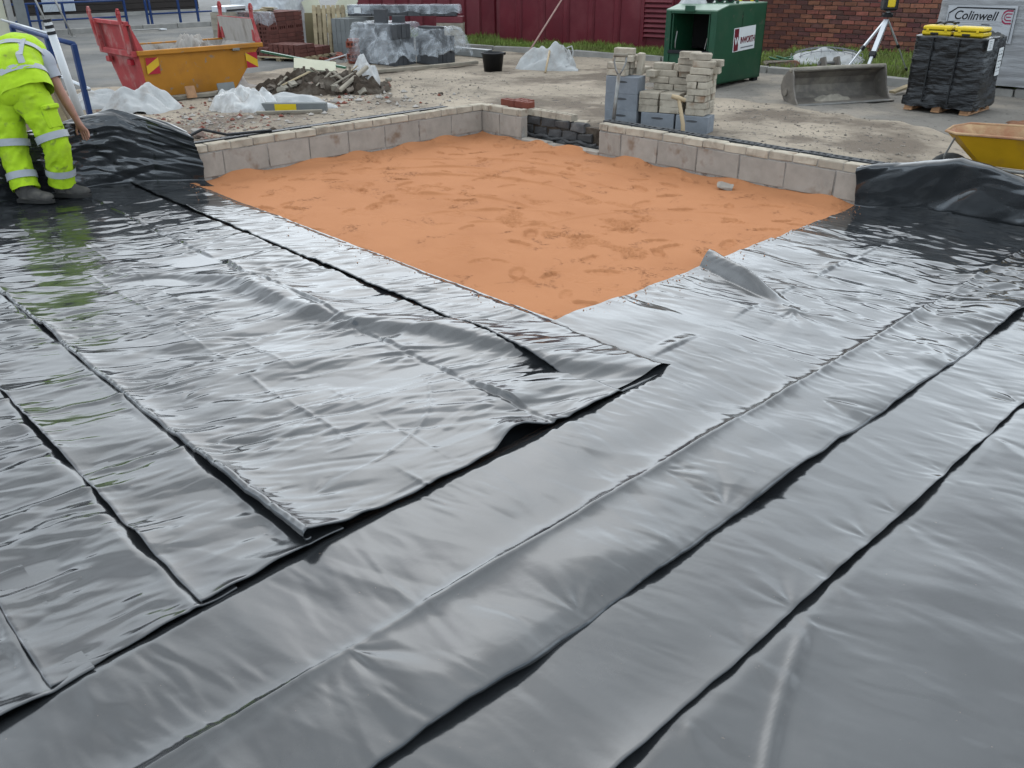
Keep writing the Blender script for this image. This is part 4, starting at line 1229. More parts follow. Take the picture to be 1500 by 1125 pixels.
def wrapped_blocks():
    rng = random.Random(4)
    blk = rough_box('block', (.44, .10, .215), M['dgblock'], 2, .004, .003)
    t = thing('block_pack', 'dark grey block pack half covered by a torn clear plastic sheet, nearer the pallet', 'block pack', (-5.62, 2.78, G), R(8))
    for r in range(3):
        for i in range(6):
            if r == 2 and i > 3: continue
            obj('block', blk, t, (-.12, -.27 + i * .105, .108 + r * .218), (0, 0, rng.uniform(-.03, .03)))
            if i < 5: obj('block', blk, t, (.27 - .04 * (r % 2), -.25 + i * .107, .108 + r * .218), (0, 0, R(0) + rng.uniform(-.03, .03)))
    drape('plastic_sheet', M['film'], .40, .34, .66, .62, t, 31, .12, 110, .035)
    p2 = thing('block_pack', 'dark grey block pack with its plastic pulled aside, next to the long white channel', 'block pack', (-5.05, 3.42, G), R(8))
    for r in range(2):
        for i in range(5): obj('block', blk, p2, (.0, -.22 + i * .106, .11 + r * .22), (0, 0, rng.uniform(-.03, .03)))
    for i in range(4): obj('block', blk, p2, (.02, -.17 + i * .106, .495), (R(90) * 0, 0, rng.uniform(-.02, .02))) if i < 2 else None
    MB().box((.2205, -.12, .20), (.006, .09, .05)).build('hand_hold_shade', M['void'], p2)  # dark patches paint the shade of hand holds on solid blocks
    MB().box((.2205, .17, .20), (.006, .09, .05)).build('hand_hold_shade', M['void'], p2)
    drape('plastic_sheet', M['film'], .25, .30, .56, .42, p2, 37, .10, 80, .06, loc=(.02, .06, 0))
    for k, (x, y, z, a) in enumerate(((-5.50, 2.62, .665, .5), (-5.33, 2.86, .665, .9))):
        o = obj('loose_block', rough_box('loose_block', (.22, .10, .215) if k == 0 else (.22, .10, .11), M['dgblock'], 90 + k, .004, .003), None, (x, y, G + z + (.1105 if k == 0 else .058)), (0, 0, a))
        tag(o, ('loose dark grey block standing upright on the plastic-covered pack', 'loose half-height grey block lying beside the upright one on plastic')[k], 'block')
    g = thing('grey_block_pack', 'neat pale grey block pack behind the upright pallet, under the long wrapped bundle', 'block pack', (-7.45, 3.55, G), R(20))
    lb = rough_box('block', (.10, .44, .215), M['lgblock'], 3, .003, .002)
    for r in range(3):
        for k in range(3):
            for i in range(4): obj('block', lb, g, (.15 - i * .104, -.45 + k * .445, .11 + r * .217))
    # long bundle in clear wrap lying on top
    b = thing('long_bundle', 'long bundle of grey blocks in clear wrap lying across the packs', 'bundle', (-6.75, 4.05, G + .668), R(42))
    bb = rough_box('block', (.222, .22, .088), M['dgblock'], 201, .003, .002)
    for k in range(9):
        for r in range(2): obj('block', bb, b, (-.95 + k * .232, 0, .05 + r * .092))
    drape('wrap', M['film'], 1.07, .115, .195, .16, b, 41, .01, 90, .008)
    MB().box((-.86, -.1475, .11), (.13, .004, .10)).build('paper_label', M['signw'], b)
    st = thing('timber_support', 'timber bearers stacked under the far end of the long wrapped bundle', 'timber', (-6.1, 4.65, G), R(42))
    for k in range(6): MB().box((0, 0, .055 + k * .111), (.5, .3, .105)).build('bearer', M['maroon2' if k == 5 else 'timber'], st)
    # white box-section channel and the long timber on the ground
    c = thing('box_channel', 'white metal box section lying on the ground by the maroon fence', 'metal channel', (-5.25, 4.52, G + .012), R(4))
    for (y, z, w, h) in ((-.06, .07, .006, .13), (.06, .07, .006, .13), (0, .135, .12, .006), (0, .006, .12, .006)):
        MB().box((-.30, y, z), (1.35, w, h)).build('web', M['white' if w > .05 else 'lgblock'], c)
    tm = MB(); tm.bar((-4.60, .75, G + .035), (-4.33, 3.75, G + .035), .085, .05)
    o = tm.build('long_timber', M['timber'], bevel=.006); tag(o, 'long thin timber lying on the dirt from rubble heap to bucket', 'timber')
wrapped_blocks()

# ================================================================== rubble heap, bags and litter left of the yard
heap_o = thing('rubble_heap', 'dark heap of soil and site rubbish right of the skip', 'rubble heap', (-3.55, .10, G), R(40))
heap('soil', M['soil'], 0, 0, .95, .55, .19, 21, heap_o, lump=.5, fine=.7, n=110, loc=(0, 0, -.02))
rngs = random.Random(12)
for k in range(40):
    me = rough_box('rubble_piece', (rngs.uniform(.06, .16), rngs.uniform(.05, .12), rngs.uniform(.03, .07)), M['rubble'] if k % 3 else M['crust'], 300 + k, .008, .014)
    obj('rubble_piece', me, heap_o, (rngs.uniform(-.6, 1.0), rngs.uniform(-.55, .3), rngs.uniform(.03, .12)), (rngs.uniform(-.6, .6), rngs.uniform(-.6, .6), rngs.uniform(0, 3)))
for k in range(22):
    a = rngs.uniform(0, 3.1); L = rngs.uniform(.2, .5); x, y = rngs.uniform(-.5, .5), rngs.uniform(-.3, .3)
    MB().bar((x - L/2 * math.cos(a), y - L/2 * math.sin(a), .10), (x + L/2 * math.cos(a), y + L/2 * math.sin(a), rngs.uniform(.14, .30)), rngs.uniform(.02, .06), .014).build('splinter', M[('timber', 'soil', 'wood', 'brown2')[k % 4]], heap_o)
tag(MB().bar((-2.87, -.02, G + .06), (-3.10, .62, G + .30), .06, .05).build('round_stake', M['timber'], bevel=.012), 'short grey timber stake sticking up at the right of the rubble heap', 'stake')
tag(obj('cream_plank', rough_box('cream_plank', (.60, .26, .05), M['cream'], 4, .004, .006), None, (-4.12, .40, G + .25), (.45, .12, R(58))), 'cream coloured board lying on top of the rubble heap', 'board')
tag(MB().bar((-5.2, .15, G + .40), (-3.85, .75, G + .22), .05, .03).build('green_batten', M['hose']), 'thin green batten running from the skip into the rubble heap', 'batten')
o = heap('white_sack', M['wbag'], -3.55, .86, .40, .22, .30, 51, None, R(-35), .3, .1, 80, fold=.22); tag(o, 'white plastic sack slumped over the right end of the rubble heap', 'sack')
o = heap('plastic_bag', M['milky'], -2.75, -1.48, .42, .32, .25, 61, None, R(30), .4, .1, 90, fold=.28); tag(o, 'clear plastic bag crumpled beside the concrete lintel in front of the skip', 'plastic bag')
o = heap('plastic_sheet', M['wbag'], -2.48, -1.02, .62, .20, .14, 66, None, R(42), .3, .1, 80, fold=.25); tag(o, 'white plastic sheet trailing over the concrete lintel toward the rubble', 'plastic sheet')
l = thing('lintel', 'grey concrete lintel with a yellow label under the white plastic', 'lintel', (-2.12, -1.15, G), R(46))
MB().box((0, 0, .052), (.78, .10, .10)).build('beam', M['lgblock'], l, bevel=.006)
MB().box((-.10, -.0525, .055), (.26, .004, .075)).build('label_patch', M['caseY'], l)
tag(MB().bar((-2.22, -1.62, G + .025), (-1.75, -1.0, G + .03), .045, .03).build('batten', M['timber'], bevel=.004), 'short brown batten lying on the dirt in front of the lintel', 'batten')
o = heap('plastic_sheet', M['wbag'], -3.62, -2.42, .45, .35, .21, 71, None, R(50), .4, .1, 90, fold=.30); tag(o, 'white plastic sheet crumpled at the near end of the skip', 'plastic sheet')
o = heap('sack', M['wbag'], -4.35, -2.80, .50, .32, .18, 75, None, R(60), .4, .1, 90, fold=.30); tag(o, 'off-white sack lying at the foot of the blue barrier', 'sack')
# ================================================================== middle: bucket, bulk bag, poles
def bucket():
    t = thing('builders_bucket', 'black plastic builders bucket on the dirt before the maroon fence', 'bucket', (-3.43, 3.30, G), .6)
    MB().lathe([(0, .01), (.135, .01), (.145, .0), (.178, .26), (.188, .262), (.190, .285), (.180, .287), (.172, .26), (.138, .02), (0, .018)], 28).build('shell', M['blackp'], t, smooth=True)
    pts = [(.185 * math.cos(a), .185 * math.sin(a) * .25 + .10, .27 + .0 - .06 * math.sin(a)) for a in np.linspace(0, math.pi, 13)]
    MB().tube(pts, .006, 6).build('handle', M['steel'], t, smooth=True)
    for x in (-.186, .186): MB().box((x, .06, .265), (.02, .05, .035)).build('handle_lug', M['blackp'], t)
bucket()

def bulk_bag():
    t = thing('bulk_bag', 'slumped white woven bulk bag with loop handles by the fence', 'bulk bag', (-3.02, 4.12, G), R(38))
    heap('bag_body', M['wbag'], 0, 0, .52, .30, .27, 81, t, lump=.5, fine=.12, n=110, fold=.35, loc=(0, 0, -.015))
    heap('collapsed_side', M['wbag'], 0, 0, .20, .22, .30, 85, t, lump=.3, fine=.12, n=70, fold=.3, loc=(.30, .02, -.01))
    pts = [(.10 + .16 * math.cos(a) + .08, .02, .24 + .13 * math.sin(a)) for a in np.linspace(.2, math.pi - .1, 12)]
    MB().tube(pts, .012, 5).build('loop_handle', M['wbag'], t)
    MB().tube([(.34, -.05, .33), (.42, -.08, .36), (.45, -.10, .28), (.44, -.1, .2)], .012, 5).build('loop_handle', M['wbag'], t)
bulk_bag()
tag(MB().tube([(-4.02, 4.55, G + .01), (-4.70, 6.62, G + 1.32)], .016, 8).build('long_pole', M['pinkpole'], smooth=True), 'long thin pole leaning against the maroon fence behind the bag', 'pole')
tag(MB().tube([(-2.55, 3.62, G + .02), (-2.92, 4.10, G + .31)], .017, 8).build('broom_handle', M['ash'], smooth=True), 'short pale handle leaning on the white bulk bag', 'handle')

# ================================================================== maroon steel fence
def fence_run(label, a, b, h, m, pitch, seed, name='steel_fence'):
    a, b = Vector(a), Vector(b); d = b - a; L = d.length; ang = math.atan2(d.y, d.x)
    t = thing(name, label, 'fence', (a.x, a.y, G - .01), ang)
    n = max(1, round(L / pitch)); w = L / n
    for k in range(n):
        mb = MB(); x0 = k * w; x1 = x0 + w
        # profiled sheet: flat pan with a raised rib at its side
        pts = [(x0 + .004, 0), (x0 + w * .72, 0), (x0 + w * .78, -.035), (x0 + w * .93, -.035), (x0 + w * .99, 0)]
        top = [(x, y - .0) for x, y in pts]
        v = []; f = []
        for (x, y) in pts: v += [(x, y, 0), (x, y, h)]
        for (x, y) in pts: v += [(x, y + .02, 0), (x, y + .02, h)]
        q = len(pts)
        for i in range(q - 1):
            f += [(2 * i, 2 * i + 2, 2 * i + 3, 2 * i + 1), (2 * q + 2 * i + 1, 2 * q + 2 * i + 3, 2 * q + 2 * i + 2, 2 * q + 2 * i), (2 * i + 1, 2 * i + 3, 2 * q + 2 * i + 3, 2 * q + 2 * i + 1)]
        mb.add(v, f); mb.build('panel', m[k % len(m)], t)
    MB().box((L / 2, .06, .35), (L, .05, .06)).build('back_rail', M['maroon'], t)
    MB().box((L / 2, .06, h - .3), (L, .05, .06)).build('back_rail', M['maroon'], t)
    return t, L
fence_run('faded maroon ribbed steel fence set back behind the plastic-covered blocks', (-11.5, 6.22), (-6.70, 7.30), 2.2, [M['maroon2'], M['maroon']], .42, 1)
fl, LL = fence_run('maroon steel fence with louvred panel behind the bulk bag', (-6.62, 6.40), (-2.2, 7.32), 2.3, [M['maroon']], .55, 2)
fe, _ = fence_run('short maroon steel return panel joining the two fence runs', (-6.72, 7.28), (-6.64, 6.42), 2.25, [M['maroon']], .86, 3)
for k in range(17):
    MB().box((3.62, -.05, .34 + k * .085), (.55, .03, .055), (R(-28), 0, 0)).build('louvre_slat', M['maroon'], fl, bevel=.004)
for x in (3.33, 3.91): MB().box((x, -.05, 1.05), (.03, .05, 1.6)).build('louvre_frame', M['maroon'], fl)

# ================================================================== old brick wall at the back right
def brick_wall():
    rng = random.Random(6)
    t = thing('old_brick_wall', 'old red brick wall behind the grass at the back right', 'brick wall', (-2.9, 8.75, G - .05), R(6))
    L, Hh = 10.0, 2.4
    MB().box((L / 2, .115, Hh / 2), (L, .20, Hh)).build('mortar', M['wmortar'], t)
    mes = [rough_box('brick', (.214, .06, .064), M['wbrick'][s % 3], 500 + s, .005, .004) for s in range(6)]
    rows = int(Hh / .075); count = 0; far = MB()
    cand = []
    for r in range(rows):
        x = .11 - (.112 if r % 2 else 0); 
        while x < L - .1:
            z = .04 + r * .075
            cand.append((x, r, z)); x += .225
    vis = [c for c in cand if 1.7 < c[0] < 5.2 and c[1] < 19 and c[1] > 0]
    vis.sort(key=lambda c: -c[2]); vis = set(vis[:296])
    for c in cand:
        x, r, z = c; k = rng.randrange(6)
        y = .018 + rng.uniform(-.004, .004)
        if c in vis: obj('brick', mes[k], t, (x, y, z), (0, 0, rng.uniform(-.012, .012)))
        else: far.box((x, y, z), (.214, .06, .064))
    me = far.mesh('brickwork', M['wbrick'][0]); me.materials.append(M['wbrick'][1]); me.materials.append(M['wbrick'][2])
    for p in me.polygons: p.material_index = (p.index // 6 * 7919) % 3
    tag(obj('brickwork', me, t), kind='stuff')
    MB().box((L / 2, .11, Hh + .035), (L, .26, .07)).build('coping', M['kerb'], t)
brick_wall()
o = MB().box((0, 0, 0), (1.5, .05, .05)).build('yellow_bar', M['caseY'], None, (-1.05, 7.9, G + 1.13), (0, 0, R(20)), bevel=.01)
tag(o, 'yellow steel bar seen above the green bin roof', 'bar')
MB().box((-.5, 0, -.565), (.05, .05, 1.09)).build('leg', M['caseY'], o); MB().box((-.7, 0, -.565), (.05, .05, 1.09)).build('leg', M['caseY'], o)

# ================================================================== grass
def blades(mb, x, y, z, h, rng):
    a = rng.uniform(0, 6.28); w = rng.uniform(.004, .009); ln = rng.uniform(.15, .7) * h; b = rng.uniform(0, 6.28)
    dx, dy = w * math.cos(a), w * math.sin(a); lx, ly = ln * math.cos(b), ln * math.sin(b)
    k = len(mb.v)
    mb.v += [(x - dx, y - dy, z), (x + dx, y + dy, z), (x + dx * .7 + lx * .4, y + dy * .7 + ly * .4, z + h * .6), (x - dx * .7 + lx * .4, y - dy * .7 + ly * .4, z + h * .6), (x + lx, y + ly, z + h)]
    mb.f += [(k, k + 1, k + 2, k + 3), (k + 3, k + 2, k + 4)]

def turf(label, poly_fn, u0, u1, v0, v1, n, hgt, seed, zf):
    U, V = np.meshgrid(np.linspace(u0, u1, 60), np.linspace(v0, v1, 40), indexing='ij')
    X, Y = poly_fn(U, V)
    Z = G + zf(U, V) + .03 * fbm(X / .4, Y / .4, seed, 3)
    Z = np.where((V <= v0 + 1e-6), G - .02, Z)
    tag(obj('turf', grid_mesh('turf', np.stack([X, Y, Z], -1), M['turf'])), kind='structure')
    rng = random.Random(seed); mb = MB()
    for k in range(n):
        u, v = rng.uniform(u0, u1), rng.uniform(v0, v1)
        x, y = poly_fn(u, v)
        d = float(gn(x / .5, y / .5, seed + 2))
        if rng.random() > .75 + d * .8: continue
        z = G + float(zf(u, v)) + .03 * float(fbm(x / .4, y / .4, seed, 3))
        blades(mb, float(x), float(y), z - .005, hgt * rng.uniform(.45, 1.2) * (1 + d * .6), rng)
    tag(mb.build('grass', M['grass']), label, 'grass', kind='stuff')
turf('rough grass between the apron and the old brick wall', lambda u, v: (u, 6.05 + v * (2.72 + .105 * (u + 2.9)) ), -.9, 7.5, 0, 1, 17000, .10, 3, lambda u, v: .05 + .10 * v)
turf('rough grass along the foot of the maroon fence', lambda u, v: (u, 5.55 + (u + 6.6) * .205 + v * .92), -6.9, -.9, 0, 1, 11000, .11, 5, lambda u, v: .03 + .05 * v)
turf('patch of grass before the set-back fence by the white channel', lambda u, v: (u, 6.05 + (u + 9) * .22 + v * .75), -10.5, -6.4, 0, 1, 3000, .10, 6, lambda u, v: .03 + .05 * v)
# edging stones in front of the two grass strips
edg = thing('edging_kerb', 'worn concrete edging along the grass by the apron', 'kerb', (0, 0, G))
me = rough_box('kerb_stone', (.88, .10, .14), M['kerb'], 33, .012, .008)
for k in range(9): obj('kerb_stone', me, edg, (-.45 + k * .9, 6.0, .045 + .01 * math.sin(k * 3)), (0, .01 * math.sin(k * 5), .015 * math.sin(k * 2)))
edg2 = thing('edging_kerb', 'worn concrete edging along the grass under the maroon fence', 'kerb', (0, 0, G))
for k in range(6): obj('kerb_stone', me, edg2, (-6.4 + k * .9, 5.50 + k * .9 * .205 + .03, .02), (0, .02 * math.sin(k * 5), .2 + .02 * math.sin(k * 2)))

# ================================================================== green bin
def green_bin():
    t = thing('green_steel_bin', 'dark green steel bin with an open front and a white sign on its side', 'steel bin', (0, 0, G))
    A, B, D = Vector((.40, 3.88, 0)), Vector((.33, 5.20, 0)), Vector((-.28, 3.66, 0))
    Cc = D + (B - A)
    z0, z1, z2 = .06, 1.00, 1.06
    up = lambda v, z: (v.x, v.y, z)
    mid = lambda p, q, f: p + (q - p) * f
    A2, D2 = mid(A, B, .22), mid(D, Cc, .22)
    th = .02
    ns = Vector(((B - A).y, -(B - A).x, 0)).normalized()
    def slab(P, n, name, m, bevel=0.0):
        P = [Vector(p) for p in P]; n = Vector(n)
        mb = MB(); mb.add(P + [p - n for p in P], [tuple(range(len(P))), tuple(range(2 * len(P) - 1, len(P) - 1, -1))] + [(i, (i + 1) % len(P), len(P) + (i + 1) % len(P), len(P) + i) for i in range(len(P))])
        return mb.build(name, m, t, bevel=bevel)
    slab([up(A, z0), up(B, z0), up(B, z2), up(A2, z2), up(A, z1)], ns * th, 'side_panel', M['green'])
    slab([up(D, z0), up(Cc, z0), up(Cc, z2), up(D2, z2), up(D, z1)], -ns * th, 'side_panel', M['green'])
    slab([up(B, z0), up(Cc, z0), up(Cc, z2), up(B, z2)], (B - A).normalized() * th, 'rear_panel', M['green'])
    slab([up(A2, z2), up(B, z2), up(Cc, z2), up(D2, z2)], (0, 0, -.015), 'roof', M['greenlt'])
    slab([up(A, z1), up(A2, z2), up(D2, z2), up(D, z1)], (0, -.003, -.015), 'roof_slope', M['greenlt'])
    MB().hexa([up(p, z0) for p in (A, B, Cc, D)], [up(p, z0 + .02) for p in (A, B, Cc, D)]).build('floor', M['green'], t)
    # front: frame round the dark opening and a lower panel
    f = (D - A); nf = Vector((f.y, -f.x, 0)).normalized()
    if nf.dot(Vector((7.5, -6.7, 0)) - A) < 0: nf = -nf
    def bar(f0, f1, za, zb, name, m, off=.0, th=.03):
        p, q = A + f * f0 + nf * off, A + f * f1 + nf * off
        MB().hexa([up(p, za), up(q, za), up(q - nf * th, za), up(p - nf * th, za)], [up(p, zb), up(q, zb), up(q - nf * th, zb), up(p - nf * th, zb)]).build(name, m, t, bevel=.004)
    bar(.0, .12, z0, z1, 'front_frame', M['green'], .004); bar(.90, 1.0, z0, z1, 'front_frame', M['green'], .004)
    bar(.12, .90, .965, z1, 'front_frame', M['green'], .004); bar(.12, .90, z0, .47, 'lower_panel', M['green'], -.02)
    bar(.10, .92, .455, .50, 'sill', M['ink'], .012, .045)
    bar(.14, .17, .50, .965, 'inner_edge', M['green'], -.03); bar(.86, .885, .50, .965, 'inner_edge', M['green'], -.03)
    # near-black sheet halfway back paints the shade inside the bin
    MB().hexa([up(p, .48) for p in (mid(A, B, .5), mid(D, Cc, .5), mid(D, Cc, .52), mid(A, B, .52))], [up(p, .96) for p in (mid(A, B, .5), mid(D, Cc, .5), mid(D, Cc, .52), mid(A, B, .52))]).build('inner_shade', M['void'], t)
    MB().tube([up(A + f * .8 - nf * .05, .52), up(A + f * .8 - nf * .04, .60), up(A + f * .78 - nf * .05, .74)], .008, 6).build('hook', M['steel'], t)
    MB().tube([up(A + f * .2 - nf * .02, .52), up(A + f * .17 - nf * .03, .66)], .006, 6).build('catch', M['steel'], t)
    c = A + f * .52 + nf * .03
    MB().box((c.x, c.y, z1 + .03), (.13, .06, .08), (0, 0, math.atan2(f.y, f.x))).build('top_catch', M['green'], t, bevel=.006)
    # feet
    for p in (A, B, Cc, D):
        q = p + (A + Cc - 2 * p) * .06
        MB().box((q.x, q.y, .03), (.08, .10, .06)).build('foot', M['void'], t)
    for fr in (.45, .85):
        q = mid(A, B, fr) - ns * .06
        MB().tube([(q.x, q.y, z2), (q.x, q.y, z2 + .05)], .022, 8).build('lug', M['green'], t)
    # sign
    e = (B - A); s0 = A + e * .36 + ns * .004; s1 = A + e * .80 + ns * .004
    ang = math.atan2(e.y, e.x); w = (s1 - s0).length; cc = (s0 + s1) / 2
    sg = thing('white_sign', 'white and dark red sign fixed to the side of the green bin', 'sign', (cc.x, cc.y, G + .62), rot=(R(90), R(-2), ang))
    MB().box((0, 0, .0), (w, .31, .006)).build('board', M['signw'], sg)
    MB().box((-w / 2 + .068, 0, .0045), (.115, .29, .002)).build('red_square', M['maroonp'], sg)
    tm = text_mesh('W', .135, M['signw'], bold=.003); obj('lettering', tm, sg, (-w / 2 + .09, -.02, .0075))
    tm = text_mesh('INWORTH', .112, M['maroonp'], bold=.0035, space=.93); o = obj('lettering', tm, sg, (.088, -.022, .0045)); o.scale = (.76, 1.05, 1)
    tm = text_mesh('SKIP HIRE', .035, M['inkg']); 
    MB().box((.08, -.115, .0042), (.34, .018, .001)).build('small_print', M['inkg'], sg)
    return t
green_bin()
# things on the roof of the bin
r0 = thing('roller_bundle', 'dark hose reels and green rollers lying on the roof of the green bin', 'rollers', (-.02, 4.50, G + 1.06), R(40))
for k, x in enumerate((-.14, 0.0, .14)):
    MB().tube([(x, -.14, .075), (x + .02, .16, .075)], .07, 16).build('roller', M['blackp' if k == 0 else 'green'], r0, smooth=False)
    MB().tube([(x, -.15, .075), (x, -.138, .075)], .045, 14).build('hub', M['void'], r0)
o = heap('white_cloth', M['wbag'], -.18, 4.12, .20, .12, .14, 95, None, R(35), .3, .1, 50, z0=G + 1.045, fold=.3); tag(o, 'white cloth bundle on the front of the green bin roof', 'cloth')

# ================================================================== stack of bricks and grey blocks behind the right wall
def brick_stack():
    t = thing('brick_and_block_stack', 'stack of pale concrete bricks and grey blocks behind the right wall', 'brick stack', (2.30, 1.08, G), R(17))
    rng = random.Random(31)
    ab = [rough_box('grey_block', (.37, .215, .172), M['ablock'], 600 + s, .004, .003) for s in range(2)]
    def blk(x, y, z, m=None, rz=0, sx=1):
        o = obj('grey_block', ab[rng.randrange(2)], t, (x, y, z + .0865), (0, 0, rz + rng.uniform(-.02, .02))); o.scale = (sx, 1, 1)
        # flat dark ellipse: shade of a hand grip hollow painted on the front face
        h = MB(); n = 9
        h.add([(.07 * math.cos(a), -.1085, .035 + .012 * math.sin(a)) for a in np.linspace(0, 2 * math.pi, 12, endpoint=False)], [tuple(range(12))])
        h.build('hand_grip_shade', M['dgblock'], o)
    def br(x, y, z, rz=0.0, rx=0.0, ry=0.0):
        obj('brick', BRK[rng.randrange(5)], t, (x, y, z), (rx, ry, rz + rng.uniform(-.05, .05)))
    # left column of grey blocks: three high
    for r in range(3): blk(-.98, .11, r * .173, sx=1.0)
    blk(-.98, .36, 0); blk(-.98, .36, .173)
    # centre and right base blocks
    blk(-.56, .12, 0, sx=1.0); blk(-.175, .11, 0, sx=.95); blk(-.37, .38, 0); blk(-.56, .38, .0, sx=.4)
    # left column bricks on top
    z = .52
    br(-1.06, .07, z + .036); br(-1.06, .07, z + .104); br(-1.05, .20, z + .036); br(-1.04, .2, z + .104); br(-1.02, .30, z + .036)
    br(-1.02, .12, z + .172); br(-1.0, .22, z + .172, .1); br(-1.03, .17, z + .240, .02)
    # centre: two bundles of bricks laid on edge / flat on the grey block
    for k in range(2):
        for r in range(3): 
            br(-.675 + k * .235, .07, .173 + .037 + r * .067); br(-.675 + k * .235, .18, .173 + .037 + r * .067)
    for r in range(5):
        for k in range(2):
            br(-.66 + k * .225 + (.06 if r % 2 else 0), .30, .173 + .037 + (r) * .067); br(-.66 + k * .225 + (.06 if r % 2 else 0), .41, .173 + .037 + r * .067)
    for r in range(3):
        for k in range(2): br(-.62 + k * .23 + (.05 if r % 2 == 0 else -.02), .35 if r else .33, .173 + .037 + (r + 5) * .067) if not (r == 2 and k == 0) else None
    br(-.72, .28, .173 + .037 + 5 * .067, 1.5); br(-.88, .27, .52 + .11, .1, 0, R(90)); br(-.90, .36, .52 + .04, 1.2)
    # right column, alternating courses
    for r in range(6):
        z = .173 + .037 + r * .067; s = .015 * math.sin(r * 2.3)
        if r % 2: br(-.155 + s, .06, z); br(-.155 + s, .17, z); br(-.155, .28, z)
        else: br(-.21 + s, .115, z, R(90)); br(-.10 + s, .115, z, R(90)); br(-.155, .28, z)
    br(-.14, .08, .173 + .037 + 6 * .067, .05); br(-.10, .24, .173 + .037 + 6 * .067, .08); br(-.12, .09, .173 + .037 + 7 * .067, -.04); br(-.08, .25, .173 + .037 + 7 * .067, .03)
    br(-.17, .11, .173 + .037 + 8 * .067, .1); br(-.33, .26, .173 + .037 + 8 * .067, .06); br(-.34, .27, .173 + .037 + 7 * .067, .0); br(-.33, .26, .173 + .037 + 6 * .067, .05)
    return t
brick_stack()
def spade():
    # stands against the left column, D-grip handle up, blade down behind the wall
    d = Vector((.12, .35, .94)).normalized()
    t = thing('spade', 'steel spade with D-shaped grip leaning on the grey blocks', 'spade', (1.58, .43, .215), 0)
    top = Vector((-.04, .115, .74))
    mb = MB(); mb.tube([(0, 0, .05), (-.01, .03, .25), (-.028, .085, .52)], .019, 8); mb.build('shaft', M['steel'], t, smooth=True)
    for s in (-1, 1):
        MB().tube([(-.028, .085, .50), (-.028 + s * .035 * .82, .088 + s * .035 * .5, .56), (-.032 + s * .062 * .82, .10 + s * .062 * .5, .63), (-.036 + s * .062 * .82, .11 + s * .062 * .5, .70)], .010, 6).build('grip_fork', M['steel'], t, smooth=True)
    MB().tube([(-.036 - .075 * .82, .11 - .075 * .5, .70), (-.036 + .075 * .82, .11 + .075 * .5, .70)], .018, 8).build('grip', M['timber'], t, smooth=True)
    MB().box((.01, -.02, -.06), (.17, .012, .26), (R(-14), 0, R(30))).build('blade', M['steel'], t, bevel=.003)
spade()
def mallet():
    t = thing('hammer_shaft', 'wooden tool shaft with cross handle leaning by the right brick column', 'tool', (2.25, .62, G), 0)
    MB().tube([(.10, -.02, -.02), (.05, .03, .16), (-.03, .06, .34), (-.055, .075, .38)], [.022, .021, .019, .019], 8).build('shaft', M['ash'], t, smooth=True)
    MB().tube([(-.115, .03, .412), (-.055, .07, .395), (0, .11, .372)], [.022, .025, .020], 8).build('cross_handle', M['ash'], t, smooth=True)
mallet()
tag(obj('paving_offcut', rough_box('paving_offcut', (.22, .16, .03), M['cbrick'], 9, .006, .012), None, (.92, .62, G + .02), (0, 0, .4)), 'pale flat stone offcut lying left of the brick stack', 'stone')

# ================================================================== digger bucket
def digger_bucket():
    t = thing('digger_bucket', 'muddy wide steel digger bucket lying on the asphalt', 'digger bucket', (1.86, 3.46, G + .014), R(64))
    # local x along the bucket's width, y away from the viewer
    L = 1.34
    prof = [(-.20, .005), (-.02, .0), (.10, .03), (.17, .10), (.20, .19), (.17, .29), (.09, .37), (.02, .395), (.0, .385)]
    inn = [(-.20, .016), (-.02, .018), (.085, .048), (.148, .11), (.175, .19), (.150, .275), (.08, .345), (.02, .368)]
    pts = prof + inn[::-1]
    mb = MB(); v = [(0, y, z) for y, z in pts] + [(L, y, z) for y, z in pts]; n = len(pts)
    mb.add(v, [(i, (i + 1) % n, n + (i + 1) % n, n + i) for i in range(n)])
    mb.build('shell', M['digger'], t)
    sp = [(-.20, .0), (.0, -.004), (.11, .03), (.18, .10), (.212, .19), (.18, .30), (.09, .385), (.0, .405), (-.03, .33), (-.06, .20), (-.12, .08)]
    for x in (-.016, L - .004):
        mb = MB(); k = len(sp); mb.add([(x, y, z) for y, z in sp] + [(x + .02, y, z) for y, z in sp], [tuple(range(k)), tuple(range(2 * k - 1, k - 1, -1))] + [(i, (i + 1) % k, k + (i + 1) % k, k + i) for i in range(k)])
        mb.build('side_plate', M['digger'], t, bevel=.003)
    MB().tube([(-.018, .09, .13), (-.03, .09, .13)], .045, 16).build('boss', M['digger'], t)
    MB().tube([(-.02, .035, .392), (L * .5, .03, .398), (L + .02, .035, .392)], .030, 10).build('top_lip', M['crust'], t, smooth=True)
    MB().box((L / 2, -.21, .010), (L + .02, .10, .016)).build('cutting_edge', M['steel'], t, bevel=.003)
    for x in (.50, .70):
        mb = MB(); q = [(.05, .38), (.20, .24), (.26, .36), (.20, .50), (.12, .52)]; k = len(q)
        mb.add([(x, y, z) for y, z in q] + [(x + .025, y, z) for y, z in q], [tuple(range(k)), tuple(range(2 * k - 1, k - 1, -1))] + [(i, (i + 1) % k, k + (i + 1) % k, k + i) for i in range(k)])
        mb.build('hanger_ear', M['digger'], t)
    MB().tube([(.48, .19, .44), (.745, .19, .44)], .022, 10).build('pin', M['steel'], t)
    heap('mud', M['crust'], 0, 0, .28, .10, .05, 17, t, loc=(.62, .02, .02), n=30)
digger_bucket()

